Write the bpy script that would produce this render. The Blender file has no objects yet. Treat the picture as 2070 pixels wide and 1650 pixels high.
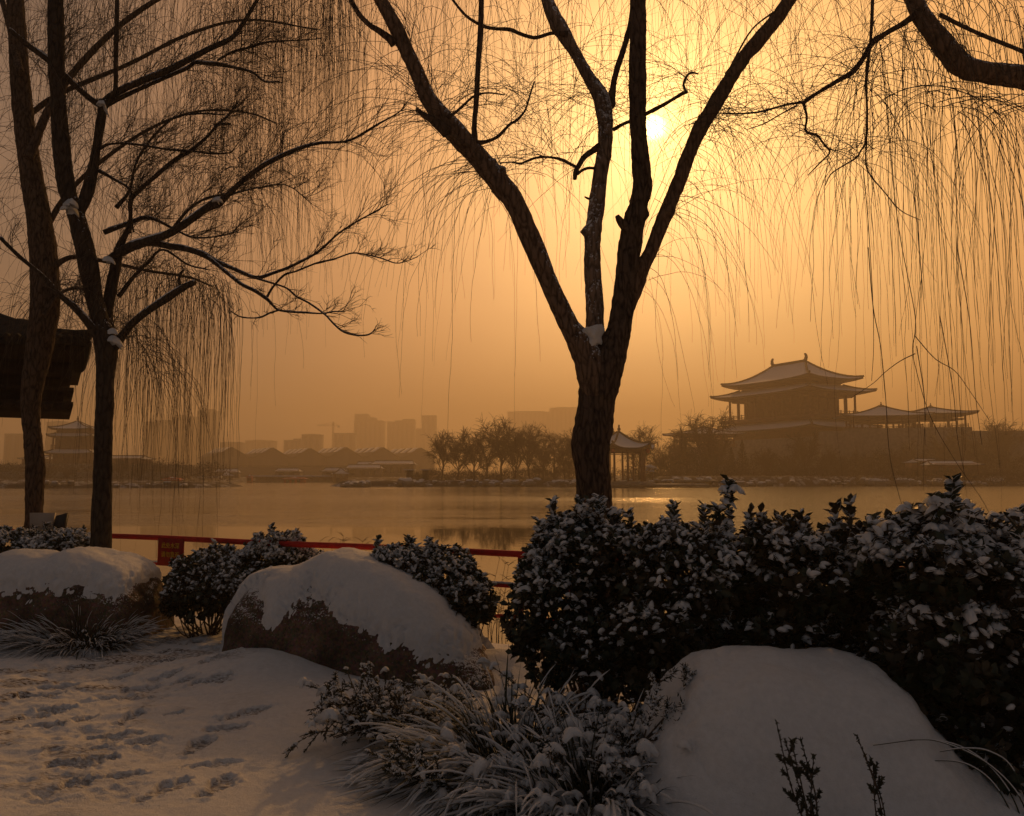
import bpy, math, random
import numpy as np
from mathutils import Vector

SC = bpy.context.scene
COL = SC.collection
R = math.radians

# ------------------------------------------------------------------ camera
F = 1600.0                      # focal length in pixels of a 2070 px wide frame
PITCH = math.atan(138.0 / F)
EYE = 1.65
WATER = -0.40
cam = bpy.data.cameras.new('camera')
cam.sensor_width = 36.0
cam.lens = F / 2070.0 * 36.0
cam.clip_start = 0.05
cam.clip_end = 6000
camo = bpy.data.objects.new('camera', cam)
COL.objects.link(camo)
camo.location = (0, 0, EYE)
camo.rotation_euler = (math.pi / 2 + PITCH, 0, 0)
SC.camera = camo

def ray(px, py):
    dx = (px - 1035.0) / F
    dz = (825.0 - py) / F
    c, s = math.cos(PITCH), math.sin(PITCH)
    return np.array([dx, c - dz * s, s + dz * c])

def at(px, py, Y):
    d = ray(px, py)
    return np.array([0, 0, EYE]) + d * (Y / d[1])

def mpp(Y):                     # metres per pixel at depth Y
    return Y / F

def zof(py, Y):
    return float(at(1035, py, Y)[2])

def xof(px, Y):
    return (px - 1035.0) / F * Y

# ------------------------------------------------------------------ world
SUN = ray(1320, 258)
SUN = SUN / np.linalg.norm(SUN)
SUN_EL = math.asin(SUN[2])
SUN_AZ = math.atan2(SUN[0], SUN[1])
SKY_K = 0.05
GLOW_K = 1.19
SUN_E = 0.85
HAZE_D = 0.00145

w = bpy.data.worlds.new('World')
SC.world = w
w.use_nodes = True
nt = w.node_tree
nt.nodes.clear()
N = nt.nodes.new
L = nt.links.new
out = N('ShaderNodeOutputWorld')
sky = N('ShaderNodeTexSky')
sky.sky_type = 'NISHITA'
sky.sun_disc = False
sky.sun_elevation = SUN_EL
sky.sun_rotation = SUN_AZ
sky.dust_density = 6.0
sky.air_density = 1.0
tint = N('ShaderNodeMix'); tint.data_type = 'RGBA'; tint.blend_type = 'MULTIPLY'
tint.inputs[0].default_value = 1.0
tint.inputs[7].default_value = (0.20, 0.17, 0.15, 1)
L(sky.outputs[0], tint.inputs[6])
b1 = N('ShaderNodeBackground'); b1.inputs[1].default_value = SKY_K
L(tint.outputs[2], b1.inputs[0])
tc = N('ShaderNodeTexCoord')
nrm = N('ShaderNodeVectorMath'); nrm.operation = 'NORMALIZE'
L(tc.outputs['Generated'], nrm.inputs[0])
dot = N('ShaderNodeVectorMath'); dot.operation = 'DOT_PRODUCT'
GLOW = ray(1490, 430); GLOW = GLOW / np.linalg.norm(GLOW)
dot.inputs[1].default_value = tuple(GLOW)
L(nrm.outputs[0], dot.inputs[0])
ac = N('ShaderNodeMath'); ac.operation = 'ARCCOSINE'; ac.use_clamp = False
mn = N('ShaderNodeMath'); mn.operation = 'MINIMUM'; mn.inputs[1].default_value = 0.999999
L(dot.outputs['Value'], mn.inputs[0]); L(mn.outputs[0], ac.inputs[0])
# thin veils of cloud soften the glow
nz = N('ShaderNodeTexNoise'); nz.inputs['Scale'].default_value = 3.0
nz.inputs['Detail'].default_value = 4; nz.inputs['Roughness'].default_value = 0.5
mpn = N('ShaderNodeMapping'); mpn.inputs['Scale'].default_value = (1, 1, 2.4)
L(nrm.outputs[0], mpn.inputs[0]); L(mpn.outputs[0], nz.inputs['Vector'])
dv = N('ShaderNodeMath'); dv.operation = 'DIVIDE'; dv.inputs[1].default_value = math.pi
L(ac.outputs[0], dv.inputs[0])
ramp = N('ShaderNodeValToRGB')
ramp.color_ramp.interpolation = 'LINEAR'
# broad glow of the lit mist, centred a little below and right of the sun
stops = [(0, (1.0, 0.495, 0.090)), (8, (0.95, 0.45, 0.080)), (15, (0.82, 0.36, 0.064)), (22, (0.66, 0.272, 0.055)), (29, (0.47, 0.196, 0.054)),
         (36, (0.28, 0.131, 0.054)), (44, (0.155, 0.094, 0.058)), (56, (0.082, 0.064, 0.054)), (75, (0.048, 0.046, 0.046)), (110, (0.036, 0.037, 0.040)), (180, (0.029, 0.031, 0.035))]
cr = ramp.color_ramp
while len(cr.elements) < len(stops):
    cr.elements.new(0.5)
for e, (a, c) in zip(cr.elements, stops):
    e.position = a / 180.0
for e, (a, c) in zip(cr.elements, stops):
    e.position = a / 180.0
    e.color = (c[0], c[1], c[2], 1)
L(dv.outputs[0], ramp.inputs[0])
mr = N('ShaderNodeMapRange'); mr.inputs[1].default_value = 0.3; mr.inputs[2].default_value = 0.7
mr.inputs[3].default_value = 0.90; mr.inputs[4].default_value = 1.10
L(nz.outputs['Fac'], mr.inputs[0])
b2 = N('ShaderNodeBackground')
L(ramp.outputs[0], b2.inputs[0])
ms = N('ShaderNodeMath'); ms.operation = 'MULTIPLY'; ms.inputs[1].default_value = GLOW_K
L(mr.outputs[0], ms.inputs[0]); L(ms.outputs[0], b2.inputs[1])
# the veiled sun itself and its small halo
dot3 = N('ShaderNodeVectorMath'); dot3.operation = 'DOT_PRODUCT'; dot3.inputs[1].default_value = tuple(SUN)
L(nrm.outputs[0], dot3.inputs[0])
mn3 = N('ShaderNodeMath'); mn3.operation = 'MINIMUM'; mn3.inputs[1].default_value = 0.999999
ac3 = N('ShaderNodeMath'); ac3.operation = 'ARCCOSINE'
L(dot3.outputs['Value'], mn3.inputs[0]); L(mn3.outputs[0], ac3.inputs[0])
mr3 = N('ShaderNodeMapRange'); mr3.inputs[1].default_value = 0; mr3.inputs[2].default_value = R(16); L(ac3.outputs[0], mr3.inputs[0])
ramp3 = N('ShaderNodeValToRGB'); st3 = [(0, (14, 9.2, 3.2)), (0.6, (9, 5.6, 1.6)), (0.95, (2.2, 1.35, 0.40)), (2.2, (1.35, 0.82, 0.19)), (5, (0.70, 0.42, 0.07)), (9, (0.25, 0.135, 0.016)), (16, (0, 0, 0))]
while len(ramp3.color_ramp.elements) < len(st3): ramp3.color_ramp.elements.new(0.99)
for e, (a, c) in zip(ramp3.color_ramp.elements, st3): e.position = a / 16.0
for e, (a, c) in zip(ramp3.color_ramp.elements, st3): e.position = a / 16.0; e.color = c + (1,)
L(mr3.outputs[0], ramp3.inputs[0])
b3 = N('ShaderNodeBackground'); L(ramp3.outputs[0], b3.inputs[0])
ad = N('ShaderNodeAddShader'); ad3 = N('ShaderNodeAddShader')
L(b1.outputs[0], ad.inputs[0]); L(b2.outputs[0], ad.inputs[1]); L(ad.outputs[0], ad3.inputs[0]); L(b3.outputs[0], ad3.inputs[1]); L(ad3.outputs[0], out.inputs[0])

sl = bpy.data.lights.new('sun', 'SUN')
sl.energy = SUN_E
sl.angle = R(2.0)
sl.color = (1.0, 0.46, 0.125)
so = bpy.data.objects.new('sun', sl)
COL.objects.link(so)
so.rotation_euler = Vector(tuple(-SUN)).to_track_quat('-Z', 'Y').to_euler()
so.location = (20, 40, 60)

SC.view_settings.view_transform = 'Standard'
SC.view_settings.look = 'None'
SC.view_settings.exposure = 0.0
SC.view_settings.gamma = 1.0
SC.render.engine = 'CYCLES'
SC.cycles.max_bounces = 6
SC.cycles.diffuse_bounces = 2
SC.cycles.glossy_bounces = 3
SC.cycles.transmission_bounces = 2
SC.cycles.volume_bounces = 1
SC.cycles.use_denoising = True
SC.cycles.caustics_reflective = False
SC.cycles.caustics_refractive = False
SC.cycles.sample_clamp_indirect = 2.0

# ------------------------------------------------------------------ numpy noise
def _hash(ix, iy, iz, seed):
    h = (ix * 374761393 + iy * 668265263 + iz * 2147483647 + seed * 1274126177) & 0xFFFFFFFF
    h = ((h ^ (h >> 13)) * 1274126177) & 0xFFFFFFFF
    h = (h ^ (h >> 16)) & 0xFFFFFF
    return h.astype(np.float64) / 0xFFFFFF

def vnoise(P, freq=1.0, seed=0):
    P = np.asarray(P, dtype=np.float64) * freq + 1000.0
    i = np.floor(P).astype(np.int64)
    f = P - i
    f = f * f * (3 - 2 * f)
    r = 0
    for a in (0, 1):
        for b in (0, 1):
            for c in (0, 1):
                wgt = (f[..., 0] if a else 1 - f[..., 0]) * (f[..., 1] if b else 1 - f[..., 1]) * (f[..., 2] if c else 1 - f[..., 2])
                r = r + wgt * _hash(i[..., 0] + a, i[..., 1] + b, i[..., 2] + c, seed)
    return r * 2 - 1

def fbm(P, freq=1.0, oct=4, seed=0, gain=0.5):
    r, a = 0, 1.0
    for k in range(oct):
        r = r + a * vnoise(P, freq, seed + k)
        freq *= 2.03
        a *= gain
    return r

def smooth(x, a=0.0, b=1.0):
    t = np.clip((x - a) / (b - a), 0, 1)
    return t * t * (3 - 2 * t)

# ------------------------------------------------------------------ mesh builder
class MB:
    def __init__(self):
        self.v = []; self.q = []; self.t = []; self.n = 0; self.poly = []
    def add(self, V, quads=None, tris=None, polys=None):
        V = np.asarray(V, dtype=np.float64).reshape(-1, 3)
        if quads is not None and len(quads):
            self.q.append(np.asarray(quads, dtype=np.int64).reshape(-1, 4) + self.n)
        if tris is not None and len(tris):
            self.t.append(np.asarray(tris, dtype=np.int64).reshape(-1, 3) + self.n)
        if polys:
            for p in polys:
                self.poly.append([i + self.n for i in p])
        self.v.append(V); self.n += len(V)
        return self
    def box(self, c, s, rz=0.0, taper=1.0):
        cx, cy, cz = c; hx, hy, hz = s[0] / 2, s[1] / 2, s[2] / 2
        V = []
        for z, k in ((-hz, 1.0), (hz, taper)):
            for x, y in ((-hx, -hy), (hx, -hy), (hx, hy), (-hx, hy)):
                x2, y2 = x * k, y * k
                V.append((cx + x2 * math.cos(rz) - y2 * math.sin(rz), cy + x2 * math.sin(rz) + y2 * math.cos(rz), cz + z))
        self.add(V, quads=[(3, 2, 1, 0), (4, 5, 6, 7), (0, 1, 5, 4), (1, 2, 6, 5), (2, 3, 7, 6), (3, 0, 4, 7)])
        return self
    def tube(self, pts, rad, sides=6, cap=True):
        tubes(self, np.asarray(pts, float)[None], np.asarray(rad, float)[None], sides)
        if cap:
            k = len(pts)
            base = self.n - k * sides
            self.poly.append([base + j for j in range(sides)][::-1])
            self.poly.append([base + (k - 1) * sides + j for j in range(sides)])
        return self
    def grid(self, V, wrap_u=False, wrap_v=False):
        V = np.asarray(V, float)
        a, b = V.shape[:2]
        i = np.arange(a if wrap_u else a - 1); j = np.arange(b if wrap_v else b - 1)
        I, J = np.meshgrid(i, j, indexing='ij')
        I2, J2 = (I + 1) % a, (J + 1) % b
        q = np.stack([I * b + J, I2 * b + J, I2 * b + J2, I * b + J2], -1).reshape(-1, 4)
        self.add(V.reshape(-1, 3), quads=q)
        return self
    def build(self, name, mat=None, parent=None, smooth_=True, attrs=None):
        V = np.concatenate(self.v) if self.v else np.zeros((0, 3))
        me = bpy.data.meshes.new(name)
        me.vertices.add(len(V))
        loc = np.zeros(3)
        if parent is not None:
            loc = np.array(parent.location)
            p = parent.parent
            while p is not None:
                loc = loc + np.array(p.location); p = p.parent
        me.vertices.foreach_set('co', (V - loc).astype(np.float32).ravel())
        sizes, idx = [], []
        for arr, k in ((self.q, 4), (self.t, 3)):
            if arr:
                a = np.concatenate(arr)
                idx.append(a.ravel()); sizes.append(np.full(len(a), k))
        for p in self.poly:
            idx.append(np.array(p)); sizes.append(np.array([len(p)]))
        if idx:
            idx = np.concatenate(idx); sizes = np.concatenate(sizes)
            me.loops.add(len(idx))
            me.loops.foreach_set('vertex_index', idx.astype(np.int32))
            me.polygons.add(len(sizes))
            st = np.concatenate([[0], np.cumsum(sizes)[:-1]])
            me.polygons.foreach_set('loop_start', st.astype(np.int32))
            me.polygons.foreach_set('loop_total', sizes.astype(np.int32))
            if smooth_:
                me.polygons.foreach_set('use_smooth', np.ones(len(sizes), dtype=bool))
        if attrs:
            for an, av in attrs.items():
                at_ = me.attributes.new(an, 'FLOAT', 'POINT')
                at_.data.foreach_set('value', np.asarray(av, dtype=np.float32))
        me.update(calc_edges=True)
        me.validate()
        o = bpy.data.objects.new(name, me)
        if mat is not None:
            me.materials.append(mat)
        COL.objects.link(o)
        if parent is not None:
            o.parent = parent
        return o

def tubes(mb, P, Rr, sides=3):
    """P (N,K,3) points, Rr (N,K) radii"""
    Nn, K = P.shape[:2]
    T = np.gradient(P, axis=1)
    T /= np.linalg.norm(T, axis=2, keepdims=True) + 1e-12
    mean = T.mean(axis=1)
    ref = np.zeros((Nn, 3))
    ax = np.argmin(np.abs(mean), axis=1)
    ref[np.arange(Nn), ax] = 1
    ref = ref[:, None, :]
    A = np.cross(T, ref); A /= np.linalg.norm(A, axis=2, keepdims=True) + 1e-12
    B = np.cross(T, A)
    th = np.arange(sides) / sides * 2 * math.pi
    V = P[:, :, None, :] + Rr[:, :, None, None] * (np.cos(th)[None, None, :, None] * A[:, :, None, :] + np.sin(th)[None, None, :, None] * B[:, :, None, :])
    n, k, s = np.meshgrid(np.arange(Nn), np.arange(K - 1), np.arange(sides), indexing='ij')
    s2 = (s + 1) % sides
    f = lambda n, k, s: (n * K + k) * sides + s
    q = np.stack([f(n, k, s), f(n, k, s2), f(n, k + 1, s2), f(n, k + 1, s)], -1).reshape(-1, 4)
    mb.add(V.reshape(-1, 3), quads=q)

def catmull(P, m=6):
    P = np.asarray(P, float)
    if len(P) < 3:
        t = np.linspace(0, 1, m + 1)[:, None]
        return P[0] * (1 - t) + P[1] * t
    Q = np.vstack([2 * P[0] - P[1], P, 2 * P[-1] - P[-2]])
    outp = []
    for i in range(1, len(Q) - 2):
        for j in range(m):
            t = j / m
            a, b, c, d = Q[i - 1], Q[i], Q[i + 1], Q[i + 2]
            outp.append(0.5 * (2 * b + (c - a) * t + (2 * a - 5 * b + 4 * c - d) * t * t + (3 * b - a - 3 * c + d) * t ** 3))
    outp.append(Q[-2])
    return np.array(outp)

# ------------------------------------------------------------------ objects
def tag(o, label=None, cat=None, group=None, kind=None):
    if label: o['label'] = label
    if cat: o['category'] = cat
    if group: o['group'] = group
    if kind: o['kind'] = kind
    return o

def thing(name, loc, label, cat, group=None, rz=0.0):
    o = bpy.data.objects.new(name, None)
    o.empty_display_size = 0.2
    COL.objects.link(o)
    o.location = tuple(float(a) for a in loc); o.rotation_euler = (0, 0, rz)
    return tag(o, label, cat, group)

def copy_tree(o, parent=None):
    c = o.copy()
    COL.objects.link(c)
    if parent is not None:
        c.parent = parent
    for ch in [x for x in CH.get(o.name, [])]:
        copy_tree(ch, c)
    return c
CH = {}
def proto(o):
    def rec(x):
        CH[x.name] = [y for y in bpy.data.objects if y.parent == x]
        for y in CH[x.name]: rec(y)
    rec(o); return o

# ------------------------------------------------------------------ materials
def mat(name):
    m = bpy.data.materials.new(name)
    m.use_nodes = True
    t = m.node_tree
    b = t.nodes['Principled BSDF']
    return m, t, b

def simple(name, c, rough=0.7, var=0.25, scale=6.0, bump=0.2, bdist=0.01, spec=0.3, coord='Object'):
    m, t, b = mat(name)
    tcn = t.nodes.new('ShaderNodeTexCoord')
    n = t.nodes.new('ShaderNodeTexNoise'); n.inputs['Scale'].default_value = scale; n.inputs['Detail'].default_value = 6
    t.links.new(tcn.outputs[coord], n.inputs['Vector'])
    r = t.nodes.new('ShaderNodeValToRGB')
    r.color_ramp.elements[0].position = 0.3; r.color_ramp.elements[1].position = 0.7
    r.color_ramp.elements[0].color = tuple(x * (1 - var) for x in c) + (1,)
    r.color_ramp.elements[1].color = tuple(min(1, x * (1 + var)) for x in c) + (1,)
    t.links.new(n.outputs['Fac'], r.inputs[0]); t.links.new(r.outputs[0], b.inputs['Base Color'])
    b.inputs['Roughness'].default_value = rough
    b.inputs['Specular IOR Level'].default_value = spec
    if bump:
        bp = t.nodes.new('ShaderNodeBump'); bp.inputs['Strength'].default_value = bump; bp.inputs['Distance'].default_value = bdist
        t.links.new(n.outputs['Fac'], bp.inputs['Height']); t.links.new(bp.outputs[0], b.inputs['Normal'])
    return m

def bark_mat(name, c1, c2, snow=0.0, scale=22.0):
    m, t, b = mat(name)
    nn = t.nodes.new; ll = t.links.new
    tcn = nn('ShaderNodeTexCoord')
    mp = nn('ShaderNodeMapping'); mp.inputs['Scale'].default_value = (1, 1, 0.28)
    ll(tcn.outputs['Object'], mp.inputs[0])
    v = nn('ShaderNodeTexVoronoi'); v.feature = 'DISTANCE_TO_EDGE'; v.inputs['Scale'].default_value = scale
    n = nn('ShaderNodeTexNoise'); n.inputs['Scale'].default_value = scale * 1.6; n.inputs['Detail'].default_value = 8
    n0 = nn('ShaderNodeTexNoise'); n0.inputs['Scale'].default_value = scale * 0.6; n0.inputs['Detail'].default_value = 3
    mixv = nn('ShaderNodeMix'); mixv.data_type = 'VECTOR'; mixv.inputs[0].default_value = 0.06
    ll(mp.outputs[0], mixv.inputs[4]); ll(n0.outputs['Color'], mixv.inputs[5]); ll(mp.outputs[0], n0.inputs['Vector'])
    ll(mixv.outputs[1], v.inputs['Vector']); ll(mp.outputs[0], n.inputs['Vector'])
    mu = nn('ShaderNodeMath'); mu.operation = 'MULTIPLY_ADD'; mu.inputs[1].default_value = 1.6
    ll(v.outputs['Distance'], mu.inputs[0]); ll(n.outputs['Fac'], mu.inputs[2])
    r = nn('ShaderNodeValToRGB'); r.color_ramp.elements[0].position = 0.35; r.color_ramp.elements[1].position = 0.85
    r.color_ramp.elements[0].color = c1 + (1,); r.color_ramp.elements[1].color = c2 + (1,)
    ll(mu.outputs[0], r.inputs[0])
    bp = nn('ShaderNodeBump'); bp.inputs['Strength'].default_value = 0.9; bp.inputs['Distance'].default_value = 0.02
    ll(mu.outputs[0], bp.inputs['Height']); ll(bp.outputs[0], b.inputs['Normal'])
    b.inputs['Roughness'].default_value = 0.9
    b.inputs['Specular IOR Level'].default_value = 0.15
    if snow > 0:
        g = nn('ShaderNodeNewGeometry'); sp = nn('ShaderNodeSeparateXYZ'); ll(bp.outputs[0], sp.inputs[0])
        n2 = nn('ShaderNodeTexNoise'); n2.inputs['Scale'].default_value = 38; n2.inputs['Detail'].default_value = 4
        ll(tcn.outputs['Object'], n2.inputs['Vector'])
        n3 = nn('ShaderNodeTexNoise'); n3.inputs['Scale'].default_value = 1.7; n3.inputs['Detail'].default_value = 2
        ll(tcn.outputs['Object'], n3.inputs['Vector'])
        a = nn('ShaderNodeMath'); a.operation = 'MULTIPLY_ADD'; a.inputs[1].default_value = 0.9
        ll(sp.outputs[2], a.inputs[0]); ll(n2.outputs['Fac'], a.inputs[2])
        a2 = nn('ShaderNodeMath'); a2.operation = 'ADD'; ll(a.outputs[0], a2.inputs[0]); ll(n3.outputs['Fac'], a2.inputs[1])
        mrg = nn('ShaderNodeMapRange'); mrg.inputs[1].default_value = 1.58 - snow; mrg.inputs[2].default_value = 1.70 - snow
        ll(a2.outputs[0], mrg.inputs[0])
        mx = nn('ShaderNodeMix'); mx.data_type = 'RGBA'
        ll(mrg.outputs[0], mx.inputs[0]); ll(r.outputs[0], mx.inputs[6]); mx.inputs[7].default_value = (0.72, 0.74, 0.78, 1)
        ll(mx.outputs[2], b.inputs['Base Color'])
    else:
        ll(r.outputs[0], b.inputs['Base Color'])
    return m

def snow_mat(name, dirt=False, bump=0.35, scale=30.0, col=(0.80, 0.82, 0.85)):
    m, t, b = mat(name)
    nn = t.nodes.new; ll = t.links.new
    tcn = nn('ShaderNodeTexCoord')
    n = nn('ShaderNodeTexNoise'); n.inputs['Scale'].default_value = scale; n.inputs['Detail'].default_value = 8; n.inputs['Roughness'].default_value = 0.65
    ll(tcn.outputs['Object'], n.inputs['Vector'])
    bp = nn('ShaderNodeBump'); bp.inputs['Strength'].default_value = min(1, bump * 1.8); bp.inputs['Distance'].default_value = 0.014
    nb = nn('ShaderNodeTexNoise'); nb.inputs['Scale'].default_value = scale * 6; nb.inputs['Detail'].default_value = 3
    nc = nn('ShaderNodeTexNoise'); nc.inputs['Scale'].default_value = scale * 0.22; nc.inputs['Detail'].default_value = 2
    ll(tcn.outputs['Object'], nb.inputs['Vector']); ll(tcn.outputs['Object'], nc.inputs['Vector'])
    s1 = nn('ShaderNodeMath'); s1.operation = 'MULTIPLY_ADD'; s1.inputs[1].default_value = 0.45; ll(nb.outputs['Fac'], s1.inputs[0]); ll(n.outputs['Fac'], s1.inputs[2])
    s2 = nn('ShaderNodeMath'); s2.operation = 'MULTIPLY_ADD'; s2.inputs[1].default_value = 2.4; ll(nc.outputs['Fac'], s2.inputs[0]); ll(s1.outputs[0], s2.inputs[2])
    ll(s2.outputs[0], bp.inputs['Height']); ll(bp.outputs[0], b.inputs['Normal'])
    b.inputs['Roughness'].default_value = 0.75
    b.inputs['Specular IOR Level'].default_value = 0.2
    r = nn('ShaderNodeValToRGB')
    r.color_ramp.elements[0].color = tuple(x * 0.9 for x in col) + (1,); r.color_ramp.elements[1].color = col + (1,)
    r.color_ramp.elements[0].position = 0.35; r.color_ramp.elements[1].position = 0.65
    ll(n.outputs['Fac'], r.inputs[0])
    if dirt:
        a = nn('ShaderNodeAttribute'); a.attribute_name = 'dirt'
        n2 = nn('ShaderNodeTexNoise'); n2.inputs['Scale'].default_value = 55; n2.inputs['Detail'].default_value = 5
        mp = nn('ShaderNodeMapping'); mp.inputs['Scale'].default_value = (0.45, 1.6, 1)
        ll(tcn.outputs['Object'], mp.inputs[0]); ll(mp.outputs[0], n2.inputs['Vector'])
        mrg = nn('ShaderNodeMapRange'); mrg.inputs[1].default_value = 0.40; mrg.inputs[2].default_value = 0.62
        ll(n2.outputs['Fac'], mrg.inputs[0])
        mu = nn('ShaderNodeMath'); mu.operation = 'MULTIPLY'; mu.use_clamp = True
        ll(mrg.outputs[0], mu.inputs[0]); ll(a.outputs['Fac'], mu.inputs[1])
        mx = nn('ShaderNodeMix'); mx.data_type = 'RGBA'; mx.inputs[7].default_value = (0.10, 0.066, 0.040, 1)
        ll(mu.outputs[0], mx.inputs[0]); ll(r.outputs[0], mx.inputs[6]); ll(mx.outputs[2], b.inputs['Base Color'])
    else:
        ll(r.outputs[0], b.inputs['Base Color'])
    return m

M_snow = snow_mat('fresh snow')
M_snowfar = snow_mat('distant snow', bump=0.1, scale=2.0, col=(0.74, 0.76, 0.78))
M_ground = snow_mat('trodden snow', dirt=True, bump=0.5, scale=22)
M_bark = bark_mat('willow bark', (0.020, 0.015, 0.012), (0.13, 0.09, 0.066), snow=0.0)
M_limb = bark_mat('glare paled limb bark', (0.045, 0.030, 0.022), (0.22, 0.14, 0.095), snow=0.0)  # warmer and paler than the trunk: glare over upper limbs painted into the bark
M_barks = bark_mat('snow flecked glare paled bark', (0.045, 0.032, 0.024), (0.22, 0.145, 0.10), snow=0.16)  # flecks are snow; the base tone is lightened to paint in the glare veil
M_barks2 = bark_mat('snow topped bark', (0.020, 0.017, 0.014), (0.07, 0.055, 0.045), snow=0.02)
M_twig = simple('twig bark', (0.085, 0.066, 0.052), 0.8, 0.3, 12, 0.0)
M_twigfar = simple('distant twigs', (0.040, 0.028, 0.022), 0.9, 0.3, 0.6, 0.0)
M_leaf = simple('glossy evergreen leaf', (0.022, 0.034, 0.017), 0.42, 0.45, 9, 0.0, spec=0.45)
M_leaf2 = simple('brown tinged evergreen leaf', (0.040, 0.034, 0.017), 0.45, 0.5, 7, 0.0, spec=0.4)
M_leaffar = simple('distant evergreen foliage', (0.035, 0.040, 0.022), 0.9, 0.4, 0.8, 0.0)
M_grass = simple('dark sedge blade', (0.030, 0.040, 0.022), 0.6, 0.5, 8, 0.0)
M_juniper = simple('juniper needles', (0.026, 0.034, 0.020), 0.7, 0.4, 10, 0.0)
M_red = simple('worn dark red paint', (0.48, 0.014, 0.014), 0.5, 0.25, 14, 0.15, 0.003)
M_redsign = simple('red enamel panel', (0.32, 0.010, 0.010), 0.5, 0.2, 14, 0.0)
M_yellow = simple('yellow lettering paint', (0.75, 0.48, 0.05), 0.6, 0.1, 14, 0.0)
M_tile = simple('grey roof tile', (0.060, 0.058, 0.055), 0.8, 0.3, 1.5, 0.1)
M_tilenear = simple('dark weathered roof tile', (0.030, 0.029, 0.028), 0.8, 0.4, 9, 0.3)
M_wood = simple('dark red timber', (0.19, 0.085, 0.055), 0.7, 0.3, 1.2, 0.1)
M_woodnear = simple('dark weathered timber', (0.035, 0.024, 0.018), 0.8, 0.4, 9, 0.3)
M_wall = simple('plastered wall', (0.26, 0.23, 0.20), 0.9, 0.15, 0.4, 0.0)
M_stone = simple('grey stone', (0.20, 0.19, 0.17), 0.9, 0.35, 1.2, 0.3, 0.1)
M_conc = simple('tower concrete', (0.22, 0.21, 0.20), 0.9, 0.12, 0.05, 0.0)
M_dark = simple('dark metal', (0.035, 0.035, 0.035), 0.6, 0.2, 5, 0.0)
M_panel = simple('pale board face', (0.42, 0.36, 0.30), 0.5, 0.05, 5, 0.0)
M_redfar = simple('faded red canvas', (0.45, 0.05, 0.035), 0.8, 0.2, 0.5, 0.0)
M_glass = simple('dim window opening', (0.05, 0.045, 0.04), 0.4, 0.2, 1, 0.0)

def rock_mat():
    m, t, b = mat('speckled brown granite')
    nn = t.nodes.new; ll = t.links.new
    tcn = nn('ShaderNodeTexCoord')
    v = nn('ShaderNodeTexVoronoi'); v.inputs['Scale'].default_value = 55
    ll(tcn.outputs['Object'], v.inputs['Vector'])
    n = nn('ShaderNodeTexNoise'); n.inputs['Scale'].default_value = 3.2; n.inputs['Detail'].default_value = 10; n.inputs['Roughness'].default_value = 0.7
    ll(tcn.outputs['Object'], n.inputs['Vector'])
    r = nn('ShaderNodeValToRGB')
    els = r.color_ramp.elements
    els[0].position = 0.32; els[0].color = (0.05, 0.035, 0.026, 1)
    els[1].position = 0.7; els[1].color = (0.38, 0.21, 0.12, 1)
    e = els.new(0.5); e.color = (0.17, 0.105, 0.068, 1)
    ll(n.outputs['Fac'], r.inputs[0])
    mx = nn('ShaderNodeMix'); mx.data_type = 'RGBA'; mx.blend_type = 'MULTIPLY'; mx.inputs[0].default_value = 0.6
    ll(r.outputs[0], mx.inputs[6]); ll(v.outputs['Color'], mx.inputs[7])
    hs = nn('ShaderNodeHueSaturation'); hs.inputs['Saturation'].default_value = 0.75; hs.inputs['Value'].default_value = 0.85
    ll(mx.outputs[2], hs.inputs['Color'])
    bp = nn('ShaderNodeBump'); bp.inputs['Strength'].default_value = 0.7; bp.inputs['Distance'].default_value = 0.03
    n2 = nn('ShaderNodeTexNoise'); n2.inputs['Scale'].default_value = 14; n2.inputs['Detail'].default_value = 10
    ll(tcn.outputs['Object'], n2.inputs['Vector']); ll(n2.outputs['Fac'], bp.inputs['Height']); ll(bp.outputs[0], b.inputs['Normal'])
    sp = nn('ShaderNodeSeparateXYZ'); ll(bp.outputs[0], sp.inputs[0])
    n4 = nn('ShaderNodeTexNoise'); n4.inputs['Scale'].default_value = 70; n4.inputs['Detail'].default_value = 4; ll(tcn.outputs['Object'], n4.inputs['Vector'])
    ma = nn('ShaderNodeMath'); ma.operation = 'MULTIPLY_ADD'; ma.inputs[1].default_value = 0.8; ll(sp.outputs[2], ma.inputs[0]); ll(n4.outputs['Fac'], ma.inputs[2])
    mrr = nn('ShaderNodeMapRange'); mrr.inputs[1].default_value = 0.98; mrr.inputs[2].default_value = 1.12; ll(ma.outputs[0], mrr.inputs[0])
    mf = nn('ShaderNodeMix'); mf.data_type = 'RGBA'; mf.inputs[7].default_value = (0.75, 0.77, 0.8, 1)
    ll(mrr.outputs[0], mf.inputs[0]); ll(hs.outputs[0], mf.inputs[6]); ll(mf.outputs[2], b.inputs['Base Color'])
    b.inputs['Roughness'].default_value = 0.85
    b.inputs['Specular IOR Level'].default_value = 0.2
    return m
M_rock = rock_mat()

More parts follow.
